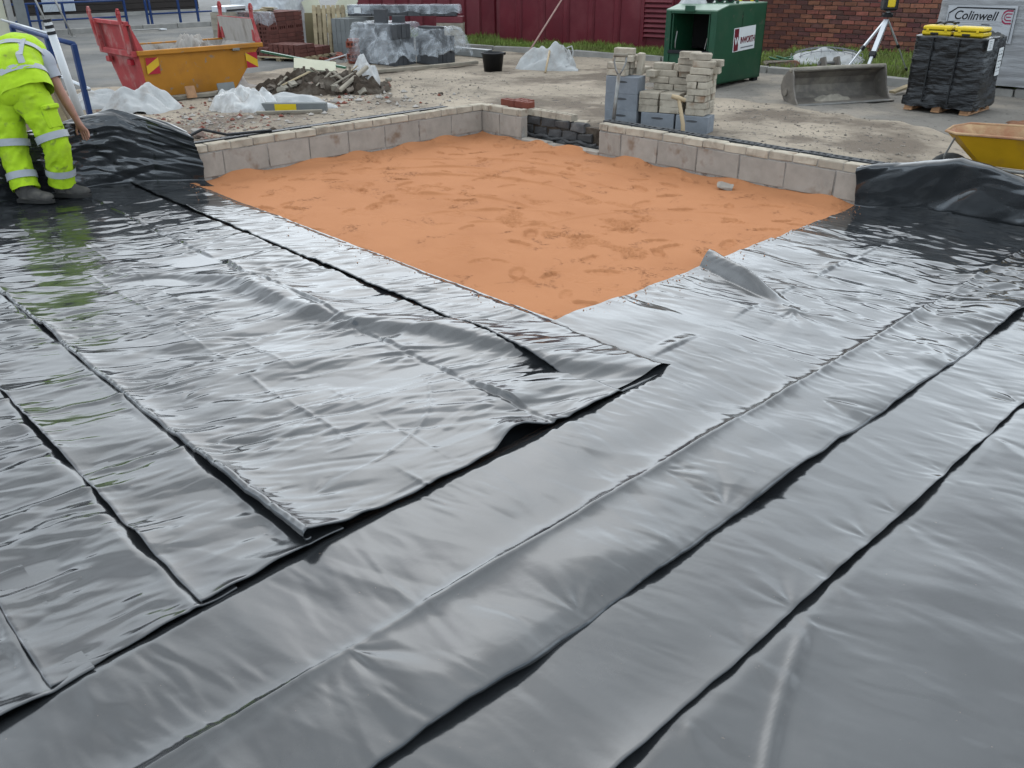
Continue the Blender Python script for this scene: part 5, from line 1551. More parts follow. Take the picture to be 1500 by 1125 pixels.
# ================================================================== laser level on tripod
def tripod():
    t = thing('laser_level', 'yellow and black laser level on an aluminium tripod', 'laser level', (1.68, 6.15, G + .12))
    ap = Vector((0, 0, .78))
    for k, (fx, fy, fz, w) in enumerate(((.14, .62, .02, .02), (.09, -.66, -.10, .05), (-.30, -.46, .02, .03))):
        f = Vector((fx, fy, fz)); m = ap + (f - ap) * .55
        MB().bar(ap - Vector((0, 0, .03)) + (f - ap) * .03, m, w * 1.25, w * 1.0).build('upper_leg', M['alu'], t, bevel=.003)
        MB().bar(m - (m - ap) * .08, f, w * .8, w * .7).build('lower_leg', M['alu'], t, bevel=.002)
        MB().bar(m - (m - ap) * .06, m + (f - ap) * .03, w * 1.7, w * 1.5).build('leg_clamp', M['blackp'], t, bevel=.003)
        MB().bar(f - (f - ap) * .04, f + Vector((0, 0, -.005)), .03, .03).build('foot', M['blackp'], t)
    MB().lathe([(0, .76), (.07, .76), (.075, .80), (.05, .82), (0, .82)], 16).build('tripod_head', M['blackp'], t)
    MB().tube([(0, 0, .82), (0, 0, .845)], .03, 12).build('mount', M['steel'], t)
    MB().box((0, 0, .94), (.20, .20, .185), (0, 0, R(40))).build('housing', M['blackp'], t, bevel=.025)
    MB().box((.062, -.074, .955), (.10, .03, .125), (0, 0, R(40))).build('yellow_face', M['caseY'], t, bevel=.01)
    MB().box((0, 0, 1.025), (.09, .09, .04), (0, 0, R(40))).build('lens_cap', M['ink'], t, bevel=.008)
    for a in range(4):
        x, y = .095 * math.cos(R(40 + 45 + 90 * a)), .095 * math.sin(R(40 + 45 + 90 * a))
        MB().bar((x, y, .86), (x, y, 1.0), .022, .022).build('guard', M['rubber'], t, bevel=.004)
tripod()
tag(MB().bar((2.42, 5.05, G + .05), (2.55, 5.85, G + .17), .09, .03).build('short_plank', M['wood'], bevel=.003), 'pale plank propped on the kerb between digger bucket and black pallet', 'plank')
o = heap('net_bag', M['wbag'], .22, 7.35, .62, .33, .17, 101, None, R(38), .25, .1, 80, z0=G + .10, fold=.12)
tag(o, 'white string-tied bulk bag lying flat on the grass', 'bulk bag')
# rope net over it
net = MB()
for k in range(9):
    a = -.55 + k * .135
    net.tube([(a + .03 * math.sin(v * 9 + k), v, .212 * max(0, 1 - (a / .64) ** 2 - (v / .34) ** 2) ** .5 + .012) for v in np.linspace(-.24, .24, 9)], .005, 4)
for k in range(4):
    v = -.2 + k * .12
    net.tube([(a, v + .02 * math.sin(a * 8 + k), .212 * max(0, 1 - (a / .64) ** 2 - (v / .34) ** 2) ** .5 + .012) for a in np.linspace(-.5, .5, 13)], .005, 4)
net.build('net_cord', M['inkg'], o)
hz = [(-.35 + .16 * math.cos(a) + .02 * a, 6.75 + .14 * math.sin(a), G + .14 + .02 * math.sin(2 * a) + .004 * a) for a in np.linspace(0, 12, 60)]
tag(MB().tube(hz, .011, 6).build('green_hose', M['hose'], smooth=True), 'coil of thin green hose on the grass beside the green bin', 'hose')
tag(obj('stone_pile', rough_box('stone_pile', (.5, .3, .09), M['rubble'], 12, .02, .03), None, (-.12, 6.55, G + .11), (0, 0, .7)), 'low sandy stone slab behind the green bin', 'stone')
# ================================================================== black wrapped pallet with yellow cases
def black_pallet():
    cx, cy = 3.39, 4.40; rz = R(1)
    t = thing('black_wrapped_pallet', 'pallet load wrapped in black stretch film on a wooden pallet', 'pallet load', (cx, cy, G + .012), rz)
    pallet('p', M['wood2'], .37, .34, .115, t, 5, 3)
    wrapbox('black_film', M['blackwrap'], .415, .365, .735, t, 13, .022, .02, z0=.085)
    # loose skirt of film hanging at the bottom
    n = 160; tt = np.linspace(0, 2 * np.pi, n, endpoint=False)
    c, s = np.cos(tt), np.sin(tt); k = 1 / np.maximum(np.abs(c), np.abs(s)); ox, oy = c * k * .93, s * k * .93
    rows = []
    for i, z in enumerate(np.linspace(.16, .055, 7)):
        w = .018 * gn(tt * 6 / 6.28 * 5, 0 * tt + i * .3, 44) * (i / 6) + .012
        zz = z + (i / 6) * .035 * gn(tt * 3, 0 * tt, 45)
        rows.append(np.stack([ox * .42 + c * w, oy * .37 + s * w, zz], -1))
    obj('film_skirt', grid_mesh('film_skirt', np.stack(rows, 1), M['blackwrap'], close_u=True), t)
    for x in (-.16, .13):
        MB().box((x, -.384, .46), (.012, .012, .70)).build('strap', M['blackp'], t)
    # papers stuck on the right-hand faces
    lb = thing('shipping_label', 'white address label stuck near the top of the black pallet load', 'label', (cx + .428, cy - .27, G + .77), rot=(R(90), 0, R(90)))
    MB().box((0, 0, .006), (.14, .115, .003)).build('paper', M['signw'], lb)
    for k in range(4): MB().box((-.02 + .008 * (k % 2), .035 - k * .022, .0085), (.075 - .02 * (k % 3), .007, .001)).build('print_line', M['inkg'], lb)
    lg = thing('delivery_note', 'tall white delivery note taped to the side of the black pallet load', 'label', (cx + .425, cy + .10, G + .57), rot=(R(90), R(-3), R(90)))
    MB().box((0, 0, .008), (.125, .30, .003)).build('paper', M['signw'], lg)
    for k in range(7):
        for j in range(2): MB().box((-.028 + j * .055, .115 - k * .036, .0105), (.038 - .008 * ((k + j) % 2), .012 if k % 2 else .007, .001)).build('print_line', M['ink' if k % 2 else 'inkg'], lg)
black_pallet()
def case(label, x, y, rz, dents):
    t = thing('yellow_case', label, 'tool case', (x, y, G + .837), rz)
    t.scale = (.90, .9, .86)
    MB().box((0, 0, .032), (.36, .27, .058)).build('lower_shell', M['caseY'], t, bevel=.014)
    MB().box((0, 0, .0905), (.35, .265, .055)).build('upper_shell', M['caseY'], t, bevel=.016)
    MB().box((0, 0, .0615), (.352, .262, .004)).build('seam', M['ink'], t)
    MB().box((-.02, -.137, .022), (.10, .012, .028)).build('handle_recess_shade', M['ink'], t, bevel=.003)  # black block paints the shade of a handle recess
    for q in (-.11, .11): MB().box((q, -.138, .066), (.035, .010, .030)).build('latch', M['caseY'], t, bevel=.003)
    return t
case('yellow plastic tool case on the black pallet load, under the dark cable', 3.205, 4.24, R(3), 1)
case('yellow plastic tool case on the black pallet load, right of the cable', 3.565, 4.24, R(-1), 0)
cb = [(3.13 + .26 * u + .02 * math.sin(u * 20), 4.26 + .05 * math.sin(u * 11), G + .837 + .105 + .012 + .022 * abs(math.sin(u * 8))) for u in np.linspace(0, 1, 24)]
tag(MB().tube(cb, .012, 6).build('cable', M['blackp'], smooth=True), 'dark coiled cable lying on the left yellow tool case', 'cable')
o = heap('offcut_scraps', M['rubber'], 3.66, 4.55, .14, .12, .04, 111, None, 0, .4, .3, 30, z0=G + .832); tag(o, 'dark scraps heaped at the back of the black pallet load', 'scraps')

def grey_pallet():
    t = thing('grey_wrapped_pallet', 'tall pallet of blocks in grey film with a printed panel behind the black load', 'pallet load', (3.30, 6.55, G + .12), R(1))
    wrapbox('grey_film', M['greywrap'], .92, .62, 1.02, t, 23, .018, .01, z0=.02)
    pallet('p', M['wood'], .82, .55, .10, t, 5, 3)
    pn = MB().box((-.30, -.637, .74), (.84, .006, .44), (0, R(-1), 0)).build('printed_panel', M['panelg'], t)
    fr = [(-.70, .54), (-.70, .86), (-.60, .93), (.09, .93), (.09, .54)]
    mb = MB()
    for a, b in zip(fr[:-1], fr[1:]): mb.bar((a[0], -.6415, a[1]), (b[0], -.6415, b[1]), .003, .016)
    mb.build('panel_border', M['ink'], pn)
    tm = text_mesh('Colinwell', .15, M['ink'], shear=.25, bold=.002); o = obj('lettering', tm, pn, (-.37, -.641, .835), (R(90), 0, 0)); o.scale = (.92, 1, 1)
    # horseshoe-like emblem made of two letters back to back, crimson
    em = MB(); n = 16
    arc = [(-.0 + .062 * math.cos(a), .835 + .075 * math.sin(a)) for a in np.linspace(R(80), R(280), n)]
    for r, w in ((1, .018), (.52, .014)):
        pts = [(.02 + (x) * r * 1.0, -.642, .835 + (z - .835) * r) for x, z in arc]
        for a, b in zip(pts[:-1], pts[1:]): em.bar(a, b, .003, w)
        em.bar(pts[0], (pts[0][0] + .045, -.642, pts[0][2]), .003, w); em.bar(pts[-1], (pts[-1][0] + .045, -.642, pts[-1][2]), .003, w)
    em.bar((.005, -.642, .835), (.06, -.642, .835), .003, .012)
    em.build('emblem', M['pinkp'], pn)
    MB().box((-.22, -.6415, .735), (.10, .002, .012)).build('small_print', M['ink'], pn)
    for k in range(3): MB().box((-.33, -.6415, .775 - k * .022), (.62, .002, .003)).build('rule', M['inkg'], pn)
    # second part of the load at the right, a little lower
    wrapbox('grey_film', M['greywrap'], .40, .50, .96, t, 29, .02, .01, z0=.02).location = (1.32, .05, 0)
    o = heap('white_sheet', M['wbag'], 0, 0, .75, .45, .07, 121, t, fold=.3, n=60, loc=(-.08, .0, 1.03))
grey_pallet()

# ================================================================== wheelbarrow
def barrow():
    # local x: from the wheel towards the handles, tray rim about 0.55 above the ground
    zg = .055
    t = thing('wheelbarrow', 'yellow wheelbarrow with a sandy tray beyond the right wall', 'wheelbarrow', (4.88, .60, zg), R(10))
    rim = [(-.02, -.02), (.14, -.30), (.95, -.33), (1.02, 0), (.95, .33), (.14, .30)]
    rim = [(.0, -.12), (.10, -.27), (.95, -.33), (1.0, -.25), (1.0, .25), (.95, .33), (.10, .27), (.0, .12)]
    bot = [(.24, -.08), (.30, -.15), (.74, -.17), (.78, -.12), (.78, .12), (.74, .17), (.30, .15), (.24, .08)]
    zr = [.535, .545, .57, .57, .57, .57, .545, .535]; n = 8; zb = .315
    mb = MB(); v = [(x, y, z) for (x, y), z in zip(rim, zr)] + [(x, y, zb) for x, y in bot]
    mb.add(v, [(i, n + i, n + (i + 1) % n, (i + 1) % n) for i in range(n)] + [tuple(range(2 * n - 1, n - 1, -1))])
    mb.build('tray', M['barrowY'], t, smooth=False)
    mb = MB(); e = .008
    v = [(.5 + (x - .5) * .985, y * .975, z) for (x, y), z in zip(rim, zr)] + [(x, y, zb + e) for x, y in bot]
    mb.add(v, [(i, (i + 1) % n, n + (i + 1) % n, n + i) for i in range(n)] + [tuple(range(n, 2 * n))]); mb.build('tray_inside', M['barrowin'], t)
    pts = [(x, y, z) for (x, y), z in zip(rim, zr)]; MB().tube(pts + [pts[0]], .011, 7).build('rolled_rim', M['barrowin'], t, smooth=True)
    heap('sand_residue', M['barrowin'], 0, 0, .24, .14, .03, 131, t, loc=(.52, 0, zb + .012), n=30)
    for s in (-1, 1):
        MB().tube([(.06, s * .045, .165), (.16, s * .10, .26), (.30, s * .17, .30), (.80, s * .22, .305), (1.0, s * .25, .36), (1.45, s * .28, .50)], .016, 8).build('frame_tube', M['galv'], t, smooth=True)
        MB().tube([(1.38, s * .277, .478), (1.50, s * .282, .518)], .021, 8).build('handle_grip', M['blackp'], t, smooth=True)
        MB().tube([(.62, s * .21, .30), (.66, s * .225, .02), (.72, s * .225, .0)], .014, 8).build('leg', M['galv'], t, smooth=True)
    MB().tube([(.66, -.225, .13), (.66, .225, .13)], .011, 8).build('leg_brace', M['galv'], t)
    MB().tube([(.08, -.16, .50), (.02, -.10, .34), (.02, -.05, .19)], .008, 6).build('front_stay', M['galv'], t)
    w = MB(); R0, r0 = .135, .042
    for i in range(24):
        pass
    ring = []
    P = np.zeros((28, 11, 3))
    for i in range(28):
        a = 2 * np.pi * i / 28
        for j in range(11):
            b = 2 * np.pi * j / 10
            rr = R0 + r0 * np.cos(b)
            P[i, j] = (rr * np.cos(a), r0 * np.sin(b), rr * np.sin(a))
    wo = obj('wheel', MB().tube([(0, -.03, 0), (0, .03, 0)], .10, 18).mesh('wheel', M['galv']), t, (.06, 0, .178))
    obj('tyre', grid_mesh('tyre', P, M['rubber'], close_u=True), wo)
    MB().tube([(0, -.055, 0), (0, .055, 0)], .014, 8).build('axle', M['steel'], wo)
barrow()
o = heap('soil_heap', M['soilred'], 5.0, 3.95, .80, .5, .13, 141, None, 0, .4, .3, 80, z0=G - .02); tag(o, 'low heap of reddish soil beyond the wheelbarrow', 'soil heap')

# ================================================================== barriers, pole and board behind the worker
def near_barrier():
    t = thing('blue_barrier', 'blue steel barrier with white rail standing behind the worker', 'barrier', (0, 0, 0))
    p1b, p1t = (-3.22, -3.17, G), (-3.20, -3.19, .98)
    p2b, p2t = (-3.92, -3.20, G), (-3.90, -3.24, 1.02)
    p3b, p3t = (-5.0, -3.26, G), (-5.0, -3.28, 1.09)
    for a, b in ((p1b, p1t), (p2b, p2t), (p3b, p3t)): MB().bar(a, b, .075, .05).build('post', M['blue'], t, bevel=.006)
    MB().tube([p1t, p2t, p3t], .028, 8).build('top_rail', M['blue'], t, smooth=True)
    MB().tube([(-3.16, -3.14, .50), (-3.9, -3.19, .58), (-5.0, -3.23, .64)], .022, 8).build('mid_rail', M['alu'], t, smooth=True)
    MB().tube([(-3.9, -3.215, 1.055), (-5.4, -3.27, 1.14)], .014, 8).build('upper_tube', M['alu'], t, smooth=True)
    for p in (p1b, p3b): MB().box((p[0], p[1], G + .012), (.10, .55, .02)).build('foot', M['blue'], t)
near_barrier()
wp = thing('white_pole', 'white plastic pole with black and white banded top behind the worker', 'pole', (0, 0, 0))
a, b = Vector((-2.98, -3.34, G)), Vector((-3.0, -3.47, 1.255))
MB().tube([a, a + (b - a) * .86], .042, 14).build('shaft', M['white'], wp, smooth=True)
for k in range(5):
    f0, f1 = .862 + k * .028, .888 + k * .028
    MB().tube([a + (b - a) * f0, a + (b - a) * f1], .045 if k % 2 == 0 else .040, 14).build('band', M['ink' if k % 2 == 0 else 'white'], wp, smooth=False)
MB().box((-2.98, -3.34, G + .02), (.2, .2, .04)).build('base', M['blackp'], wp, bevel=.01)
bd = thing('brown_board', 'brown board leaning behind the worker', 'board', (-2.45, -3.86, G), rot=(R(5), 0, R(52)))
MB().box((0, 0, .36), (.50, .025, .74)).build('sheet', M['card'], bd, bevel=.003)
MB().box((.17, -.03, .30), (.05, .02, .60), (0, R(-14), 0)).build('batten', M['wood'], bd)
MB().box((.0, .0, .745), (.42, .10, .03)).build('top_edge', M['wood2'], bd)
o = heap('white_bucket_cloth', M['white'], -1.35, -4.55, .3, .2, .28, 151, None, 0, .2, .1, 40); tag(o, 'white bag standing behind the worker between the legs', 'bag')

def far_barrier(label, pts, h, x):
    t = thing('blue_barrier', label, 'barrier', (x, 0, G + .035), group='blue barriers along the far kerb')
    y0, y1 = pts[0], pts[-1]
    MB().tube([(0, y0, h), (0, y1, h * 1.02)], .025, 8).build('top_rail', M['blue'], t, smooth=True)
    MB().tube([(0, y0, h * .45), (0, y1, h * .46)], .022, 8).build('mid_rail', M['blue'], t, smooth=True)
    for y in pts: MB().bar((0, y, 0), (0, y, h * 1.02), .05, .05).build('post', M['blue'], t)
    for y in (y0 + .2, y1 - .2): MB().box((.0, y, .012), (.55, .06, .02)).build('foot', M['blue'], t)
far_barrier('blue tubular barrier by the far kerb, left of the skip', [-.5, .28, .50, 1.10, 2.60], .68, -16.6)
far_barrier('blue tubular barrier by the far kerb, behind the skip', [3.08, 3.18, 3.95, 4.45, 5.6], .78, -16.45)
bs = thing('road_barrier_foot', 'pale base plate and rod of a barrier lying on the road behind the skip', 'barrier foot', (-15.6, 2.6, G + .05))
MB().box((0, .45, .02), (.25, .15, .03)).build('plate', M['white'], bs); MB().tube([(0, -.7, .03), (0, .4, .03)], .02, 6).build('rod', M['galv'], bs)
for k, (x, y, lab) in enumerate(((-12.6, -.55, 'small red and white marker post on the road left of the skip'),)):
    t = thing('marker_post', lab, 'marker post', (x, y, G + .04))
    MB().box((0, 0, .10), (.12, .12, .2)).build('lower_half', M['redskip'], t, bevel=.01); MB().box((0, 0, .30), (.13, .13, .2)).build('upper_half', M['white'], t, bevel=.01)
ps = thing('grey_post', 'grey steel post with a pale panel at the upper left edge', 'post', (-9.0, -2.25, G))
MB().box((0, .07, 1.1), (.06, .09, 2.2)).build('post', M['galv'], ps, bevel=.005); MB().box((-.02, -.28, 1.1), (.03, .58, 2.2)).build('panel', M['cream'], ps)
MB().box((.06, .22, .88), (.03, .16, .5)).build('notice', M['lgblock'], ps)
for k in (0, 1):
    t = thing('steel_tube', ('thin grey steel tube leaning behind the blue barrier, left one', 'thin grey steel tube leaning behind the blue barrier, right one')[k], 'tube', (-15.3, .35 + k * .42, G + .035))
    MB().tube([(0, 0, 0), (-.3, -.32, 1.5)], .022, 8).build('tube', M['galv'], t, smooth=True); MB().tube([(0, 0, 0), (0, 0, .012)], .06, 8).build('foot', M['galv'], t)

# ================================================================== brown building across the road
def building():
    t = thing('brown_building', 'dark brown boarded building across the road at top left', 'building', (-20.9, 0, G + .14))
    MB().box((-3, -1.2, 2.6), (5.9, 15.6, 5.2)).build('wall', M['brown'], t)
    me = MB().box((0, 0, 0), (.03, 15.6, .155)).mesh('board', M['brown'], bevel=.008)
    for k in range(32): obj('board', me, t, (-.03 + .004 * (k % 2), -1.2, .08 + k * .162))
    MB().box((-3, -1.2, 5.26), (6.6, 16.2, .12)).build('roof', M['brown'], t)
    MB().box((.02, -1.2, .05), (.06, 15.6, .1)).build('plinth', M['kerb'], t)
    p = MB()
    xs = np.linspace(1.95, 2.83, 45)
    for a, b, i in zip(xs[:-1], xs[1:], range(44)):
        d = .0 if i % 2 else .014
        p.box((.02 + d / 2, (a + b) / 2, .96), (.02 + d, b - a - .0005, 1.55))
    p.build('profiled_sheet', M['corr'], t)
building()

# ================================================================== worker
def loft(name, m, pts, rx, ry, parent, fold=.0, seed=0, nu=28, sub=6, side=None, cap=False):
    """tube with elliptical section through joints; fold adds cloth creases"""
    pts = np.array(pts, float); n = len(pts)
    tt = np.linspace(0, n - 1, (n - 1) * sub + 1)
    def cm(A):
        A = np.array(A, float); o = []
        for q in tt:
            i = min(int(q), n - 2); f = q - i
            p0, p1, p2, p3 = A[max(i - 1, 0)], A[i], A[i + 1], A[min(i + 2, n - 1)]
            o.append(.5 * (2 * p1 + (p2 - p0) * f + (2 * p0 - 5 * p1 + 4 * p2 - p3) * f * f + (3 * p1 - p0 - 3 * p2 + p3) * f ** 3))
        return np.array(o)
    Pc, RX, RY = cm(pts), cm(rx), cm(ry)
    d = np.gradient(Pc, axis=0); d /= np.linalg.norm(d, axis=1)[:, None]
    sd = np.array(side if side is not None else (.29, .96, 0.0))
    X = sd - d * (d @ sd)[:, None]; X /= np.linalg.norm(X, axis=1)[:, None]
    Y = np.cross(d, X)
    th = np.linspace(0, 2 * np.pi, nu, endpoint=False)
    s = np.cumsum(np.r_[0, np.linalg.norm(np.diff(Pc, axis=0), axis=1)])
    TH, S = np.meshgrid(th, s, indexing='ij')
    k = 1.0
    if fold:
        w = wrinkle(TH * .16, S, .5, .22, .07, seed) + .6 * wrinkle(TH * .16, S, -.4, .15, .045, seed + 2)
        # keep it periodic round the limb
        bl = sst(0, .8, TH) * (1 - sst(2 * np.pi - .8, 2 * np.pi, TH))
        w = w * bl + .2 * (1 - bl)
        k = 1 + fold * (w - .3)
    out = Pc[None] + (np.cos(TH) * RX[None] * k)[..., None] * X[None] + (np.sin(TH) * RY[None] * k)[..., None] * Y[None]
    return obj(name, grid_mesh(name, out, m, close_u=True), parent)

def at(x, y, dd):
    # coordinates in the worker's own frame: metres right, up and away from the point between the boots
    return None

M['hivis'] = mat('hi_vis_yellow', (0.44, 0.66, 0.012), .8, .12, 8, col2=(.29, .38, .03), c2scale=6, c2lo=.54, c2hi=.78, col3=(.17, .19, .05), c3scale=7, c3lo=.63, c3hi=.74, bump=.5, bscale=26, spec=.3)
M['tape'] = mat('reflective_tape', (0.40, 0.41, 0.43), .45, .08, 9, bump=.1, bscale=60)
M['tee'] = mat('grey_tee', (0.42, 0.43, 0.47), .9, .08, 9, bump=.2, bscale=50)
M['skin'] = mat('skin', (0.42, 0.20, 0.135), .55, .10, 12, col2=(.34, .14, .09), c2scale=8, c2lo=.55, c2hi=.75, spec=.4)
M['boot'] = mat('dusty_boot', (0.085, 0.078, 0.07), .9, .25, 14, col2=(.17, .15, .125), c2scale=9, c2lo=.5, c2hi=.7, bump=.4, bscale=60)
M['sole'] = mat('boot_sole', (0.035, 0.033, 0.03), .9, .2, 12)
M['hair'] = mat('dark_hair', (0.03, 0.02, 0.014), .7, .2, 20)
def worker():
    t = thing('person', 'person in yellow hi-vis vest and trousers bending over the membrane at left', 'person', (-.26, -4.62, .03))
    o = Vector((-.26, -4.62, .03))
    L = lambda *p: tuple(Vector(p) - o)
    hipC, hipR, hipL = L(-.372, -4.618, .889), L(-.285, -4.535, .86), L(-.455, -4.70, .86)
    kneeR, kneeL = L(-.150, -4.486, .474), L(-.36, -4.75, .43)
    ankR, ankL = L(-.215, -4.485, .125), L(-.235, -4.765, .125)
    spine, chest, neck, head = L(-.455, -4.569, 1.033), L(-.646, -4.468, 1.136), L(-.88, -4.43, 1.15), L(-1.05, -4.45, 1.06)
    shR, elR, wrR = L(-.500, -4.335, 1.085), L(-.40, -4.28, .825), L(-.364, -4.214, .60)
    shL, elL, wrL = L(-.90, -4.66, 1.10), L(-.98, -4.78, .80), L(-.90, -4.80, .56)
    # ---- body: one continuous skin over a joint skeleton, fingers included
    J = []; E = []; RD = []
    def j(p, r, parent=None):
        J.append(p); RD.append(r if isinstance(r, tuple) else (r, r))
        if parent is not None: E.append((parent, len(J) - 1))
        return len(J) - 1
    V = lambda a, b, f: tuple(Vector(a) + (Vector(b) - Vector(a)) * f)
    h = j(hipC, (.13, .10)); s = j(spine, (.12, .10), h); c = j(chest, (.14, .10), s); nk = j(neck, .055, c); hd = j(V(neck, head, .75), .085, nk); j(V(neck, head, 1.25), .075, hd)
    for (hp, kn, an, sg) in ((hipR, kneeR, ankR, 1), (hipL, kneeL, ankL, -1)):
        a = j(hp, .085, h); b = j(V(hp, kn, .5), .075, a); k = j(kn, .055, b); m = j(V(kn, an, .4), .055, k); f = j(an, .036, m)
        j(tuple(Vector(an) + Vector((.09, .09, -.06))), .035, f)
    def arm(sh, el, wr, side):
        a = j(sh, .060, c); b = j(V(sh, el, .5), .050, a); e = j(el, .041, b); m = j(V(el, wr, .35), .042, e); w = j(wr, .027, m)
        d = (Vector(wr) - Vector(el)).normalized()
        d = (d + Vector((.05, .16, -.25))).normalized()
        lat = Vector((.69, .72, 0)); lat = (lat - d * lat.dot(d)).normalized(); nrm = d.cross(lat)
        pc = j(tuple(Vector(wr) + d * .055), (.026, .030), w)
        # knuckles and fingers
        for q, (off, ln) in enumerate(((-.030, .068), (-.010, .080), (.010, .076), (.029, .060))):
            kn = Vector(wr) + d * .088 + lat * off
            k0 = j(tuple(kn), .0105, pc)
            bend = nrm * (.010 + .004 * q) * side
            k1 = j(tuple(kn + (d * .45 + lat * off * 2.0) * ln + bend * .6), .0092, k0)
            j(tuple(kn + (d * .95 + lat * off * 3.0) * ln + bend * 2.2), .0078, k1)
        tb = j(tuple(Vector(wr) + d * .035 - lat * .034 * side), .0125, pc); t2 = j(tuple(Vector(wr) + d * .068 - lat * .056 * side + nrm * .008), .0105, tb); j(tuple(Vector(wr) + d * .098 - lat * .060 * side + nrm * .015), .0088, t2)
    arm(shR, elR, wrR, 1); arm(shL, elL, wrL, -1)
    me = bpy.data.meshes.new('body'); me.from_pydata([tuple(p) for p in J], E, [])
    me.materials.append(M['skin'])
    b = obj('body', me, t)
    md = b.modifiers.new('skin', 'SKIN'); md.use_smooth_shade = True
    for i, sv in enumerate(me.skin_vertices[0].data):
        sv.radius = RD[i]; sv.use_root = (i == 0)
    sb = b.modifiers.new('sub', 'SUBSURF'); sb.levels = 2; sb.render_levels = 2
    # hair cap on the lowered head
    hp = Vector(V(neck, head, 1.05)); u, v = np.meshgrid(np.linspace(0, 2 * np.pi, 20, endpoint=False), np.linspace(0, 1.9, 10), indexing='ij')
    P = np.stack([hp.x + .098 * np.cos(u) * np.sin(v), hp.y + .092 * np.sin(u) * np.sin(v), hp.z + .01 + .105 * np.cos(v)], -1)
    obj('hair', grid_mesh('hair', P, M['hair'], close_u=True), t)
    SD = (.69, .72, 0)
    # ---- trousers
    legs = []
    for (hp_, kn, an, sd) in ((hipR, kneeR, ankR, 5), (hipL, kneeL, ankL, 9)):
        top = V(hipC, hp_, .75)
        pts = [tuple(Vector(top) + Vector((-.02, 0, .10))), V(top, kn, .12), V(hp_, kn, .5), kn, V(kn, an, .5), tuple(Vector(an) + Vector((0, 0, .02)))]
        rx = [.125, .140, .122, .104, .099, .100]; ry = [.120, .135, .120, .104, .100, .102]
        legs.append(loft('trouser_leg', M['hivis'], pts, rx, ry, t, .17, sd, 44, 14, SD))
        for f, rr in ((.14, .118), (.62, .115)):
            c0 = Vector(V(kn, an, f)) if f > .3 else Vector(V(hp_, kn, .86))
            dd = (Vector(an) - Vector(kn)).normalized() if f > .3 else (Vector(kn) - Vector(hp_)).normalized()
            r0 = rr if f > .3 else .128
            loft('reflective_band', M['tape'], [tuple(c0 - dd * .028), tuple(c0), tuple(c0 + dd * .028)], [r0, r0, r0], [r0, r0, r0], legs[-1], .02, sd, 40, 3, SD)
    # cargo pocket on the right thigh
    pk = Vector(V(hipR, kneeR, .45))
    q = MB(); q.box(tuple(pk + Vector((.110, .035, 0))), (.05, .13, .17), (.0, -.25, .35)); q.build('cargo_pocket', M['hivis'], legs[0], bevel=.015)
    q = MB(); q.box(tuple(pk + Vector((.105, .04, .085))), (.055, .14, .04), (.0, -.25, .35)); q.build('pocket_flap', M['hivis'], legs[0], bevel=.01)
    loft('trouser_seat', M['hivis'], [tuple(Vector(hipC) + Vector((.02, .01, -.10))), hipC, tuple(Vector(spine) + Vector((0.02, -.01, -.02)))], [.17, .205, .175], [.12, .165, .14], t, .06, 21, 44, 10, SD)
    # ---- vest, hanging loose at the back hem
    hem = tuple(Vector(hipC) + Vector((.075, .035, -.045)))
    vest = loft('vest', M['hivis'], [hem, V(hem, spine, .55), spine, V(spine, chest, .6), chest, V(chest, neck, .55), V(chest, neck, .85)], [.232, .225, .210, .215, .220, .17, .09], [.15, .165, .165, .165, .155, .12, .07], t, .11, 33, 48, 9, SD)
    for f, w in ((.35, .022), (1.0, .022)):
        c0 = Vector(V(hem, spine, f + .25)) if f < .9 else Vector(V(spine, chest, .55))
        dd = (Vector(spine) - Vector(hem)).normalized() if f < .9 else (Vector(chest) - Vector(spine)).normalized()
        loft('reflective_band', M['tape'], [tuple(c0 - dd * .026), tuple(c0), tuple(c0 + dd * .026)], [.231, .229, .226] if f < .9 else [.227] * 3, [.174, .174, .173] if f < .9 else [.174] * 3, vest, .02, 3, 48, 3, SD)
    # braces: reflective strips running up the back
    for off in (-.11, .10):
        pts = []
        for (cn, f) in ((V(hem, spine, .7), .17), (spine, .172), (V(spine, chest, .5), .172), (chest, .165)):
            cx = Vector(cn); ax = (Vector(chest) - Vector(hem)).normalized(); up = Vector((.35, -.30, .85)); up = (up - ax * up.dot(ax)).normalized()
            pts.append(cx + Vector((.69, .72, 0)) * off + up * math.sqrt(max(0, 1 - (off / .225) ** 2)) * (f + .004))
        mb = MB()
        for a, b_ in zip(pts[:-1], pts[1:]): mb.bar(a, b_, .05, .006)
        mb.build('reflective_strip', M['tape'], vest)
    # ---- tee sleeve
    loft('sleeve', M['tee'], [V(chest, shR, .55), V(chest, shR, 1.0), V(shR, elR, .28), V(shR, elR, .56)], [.085, .088, .076, .070], [.085, .086, .074, .068], t, .07, 41, 30, 8, (.3, .9, .1))
    loft('sleeve', M['tee'], [V(chest, shL, .55), V(chest, shL, 1.0), V(shL, elL, .28), V(shL, elL, .56)], [.085, .088, .076, .070], [.085, .086, .074, .068], t, .07, 43, 30, 8, (.3, .9, .1))
    # ---- boots, toes pointing along the wall
    for (an, d) in ((ankR, Vector((.70, .66, 0))), (ankL, Vector((.74, .62, 0)))):
        d.normalize(); a0 = Vector((an[0], an[1], 0.0)); sd = Vector((-d.y, d.x, 0))
        g = .012
        up = loft('boot', M['boot'], [tuple(a0 - d * .075 + Vector((0, 0, .070))), tuple(a0 - d * .055 + Vector((0, 0, .078))), tuple(a0 + d * .03 + Vector((0, 0, .078))), tuple(a0 + d * .11 + Vector((0, 0, .060))), tuple(a0 + d * .19 + Vector((0, 0, .050))), tuple(a0 + d * .215 + Vector((0, 0, .042)))],
                  [.018, .046, .050, .052, .046, .012], [.030, .062, .064, .046, .036, .010], t, .05, 51, 24, 8, tuple(sd))
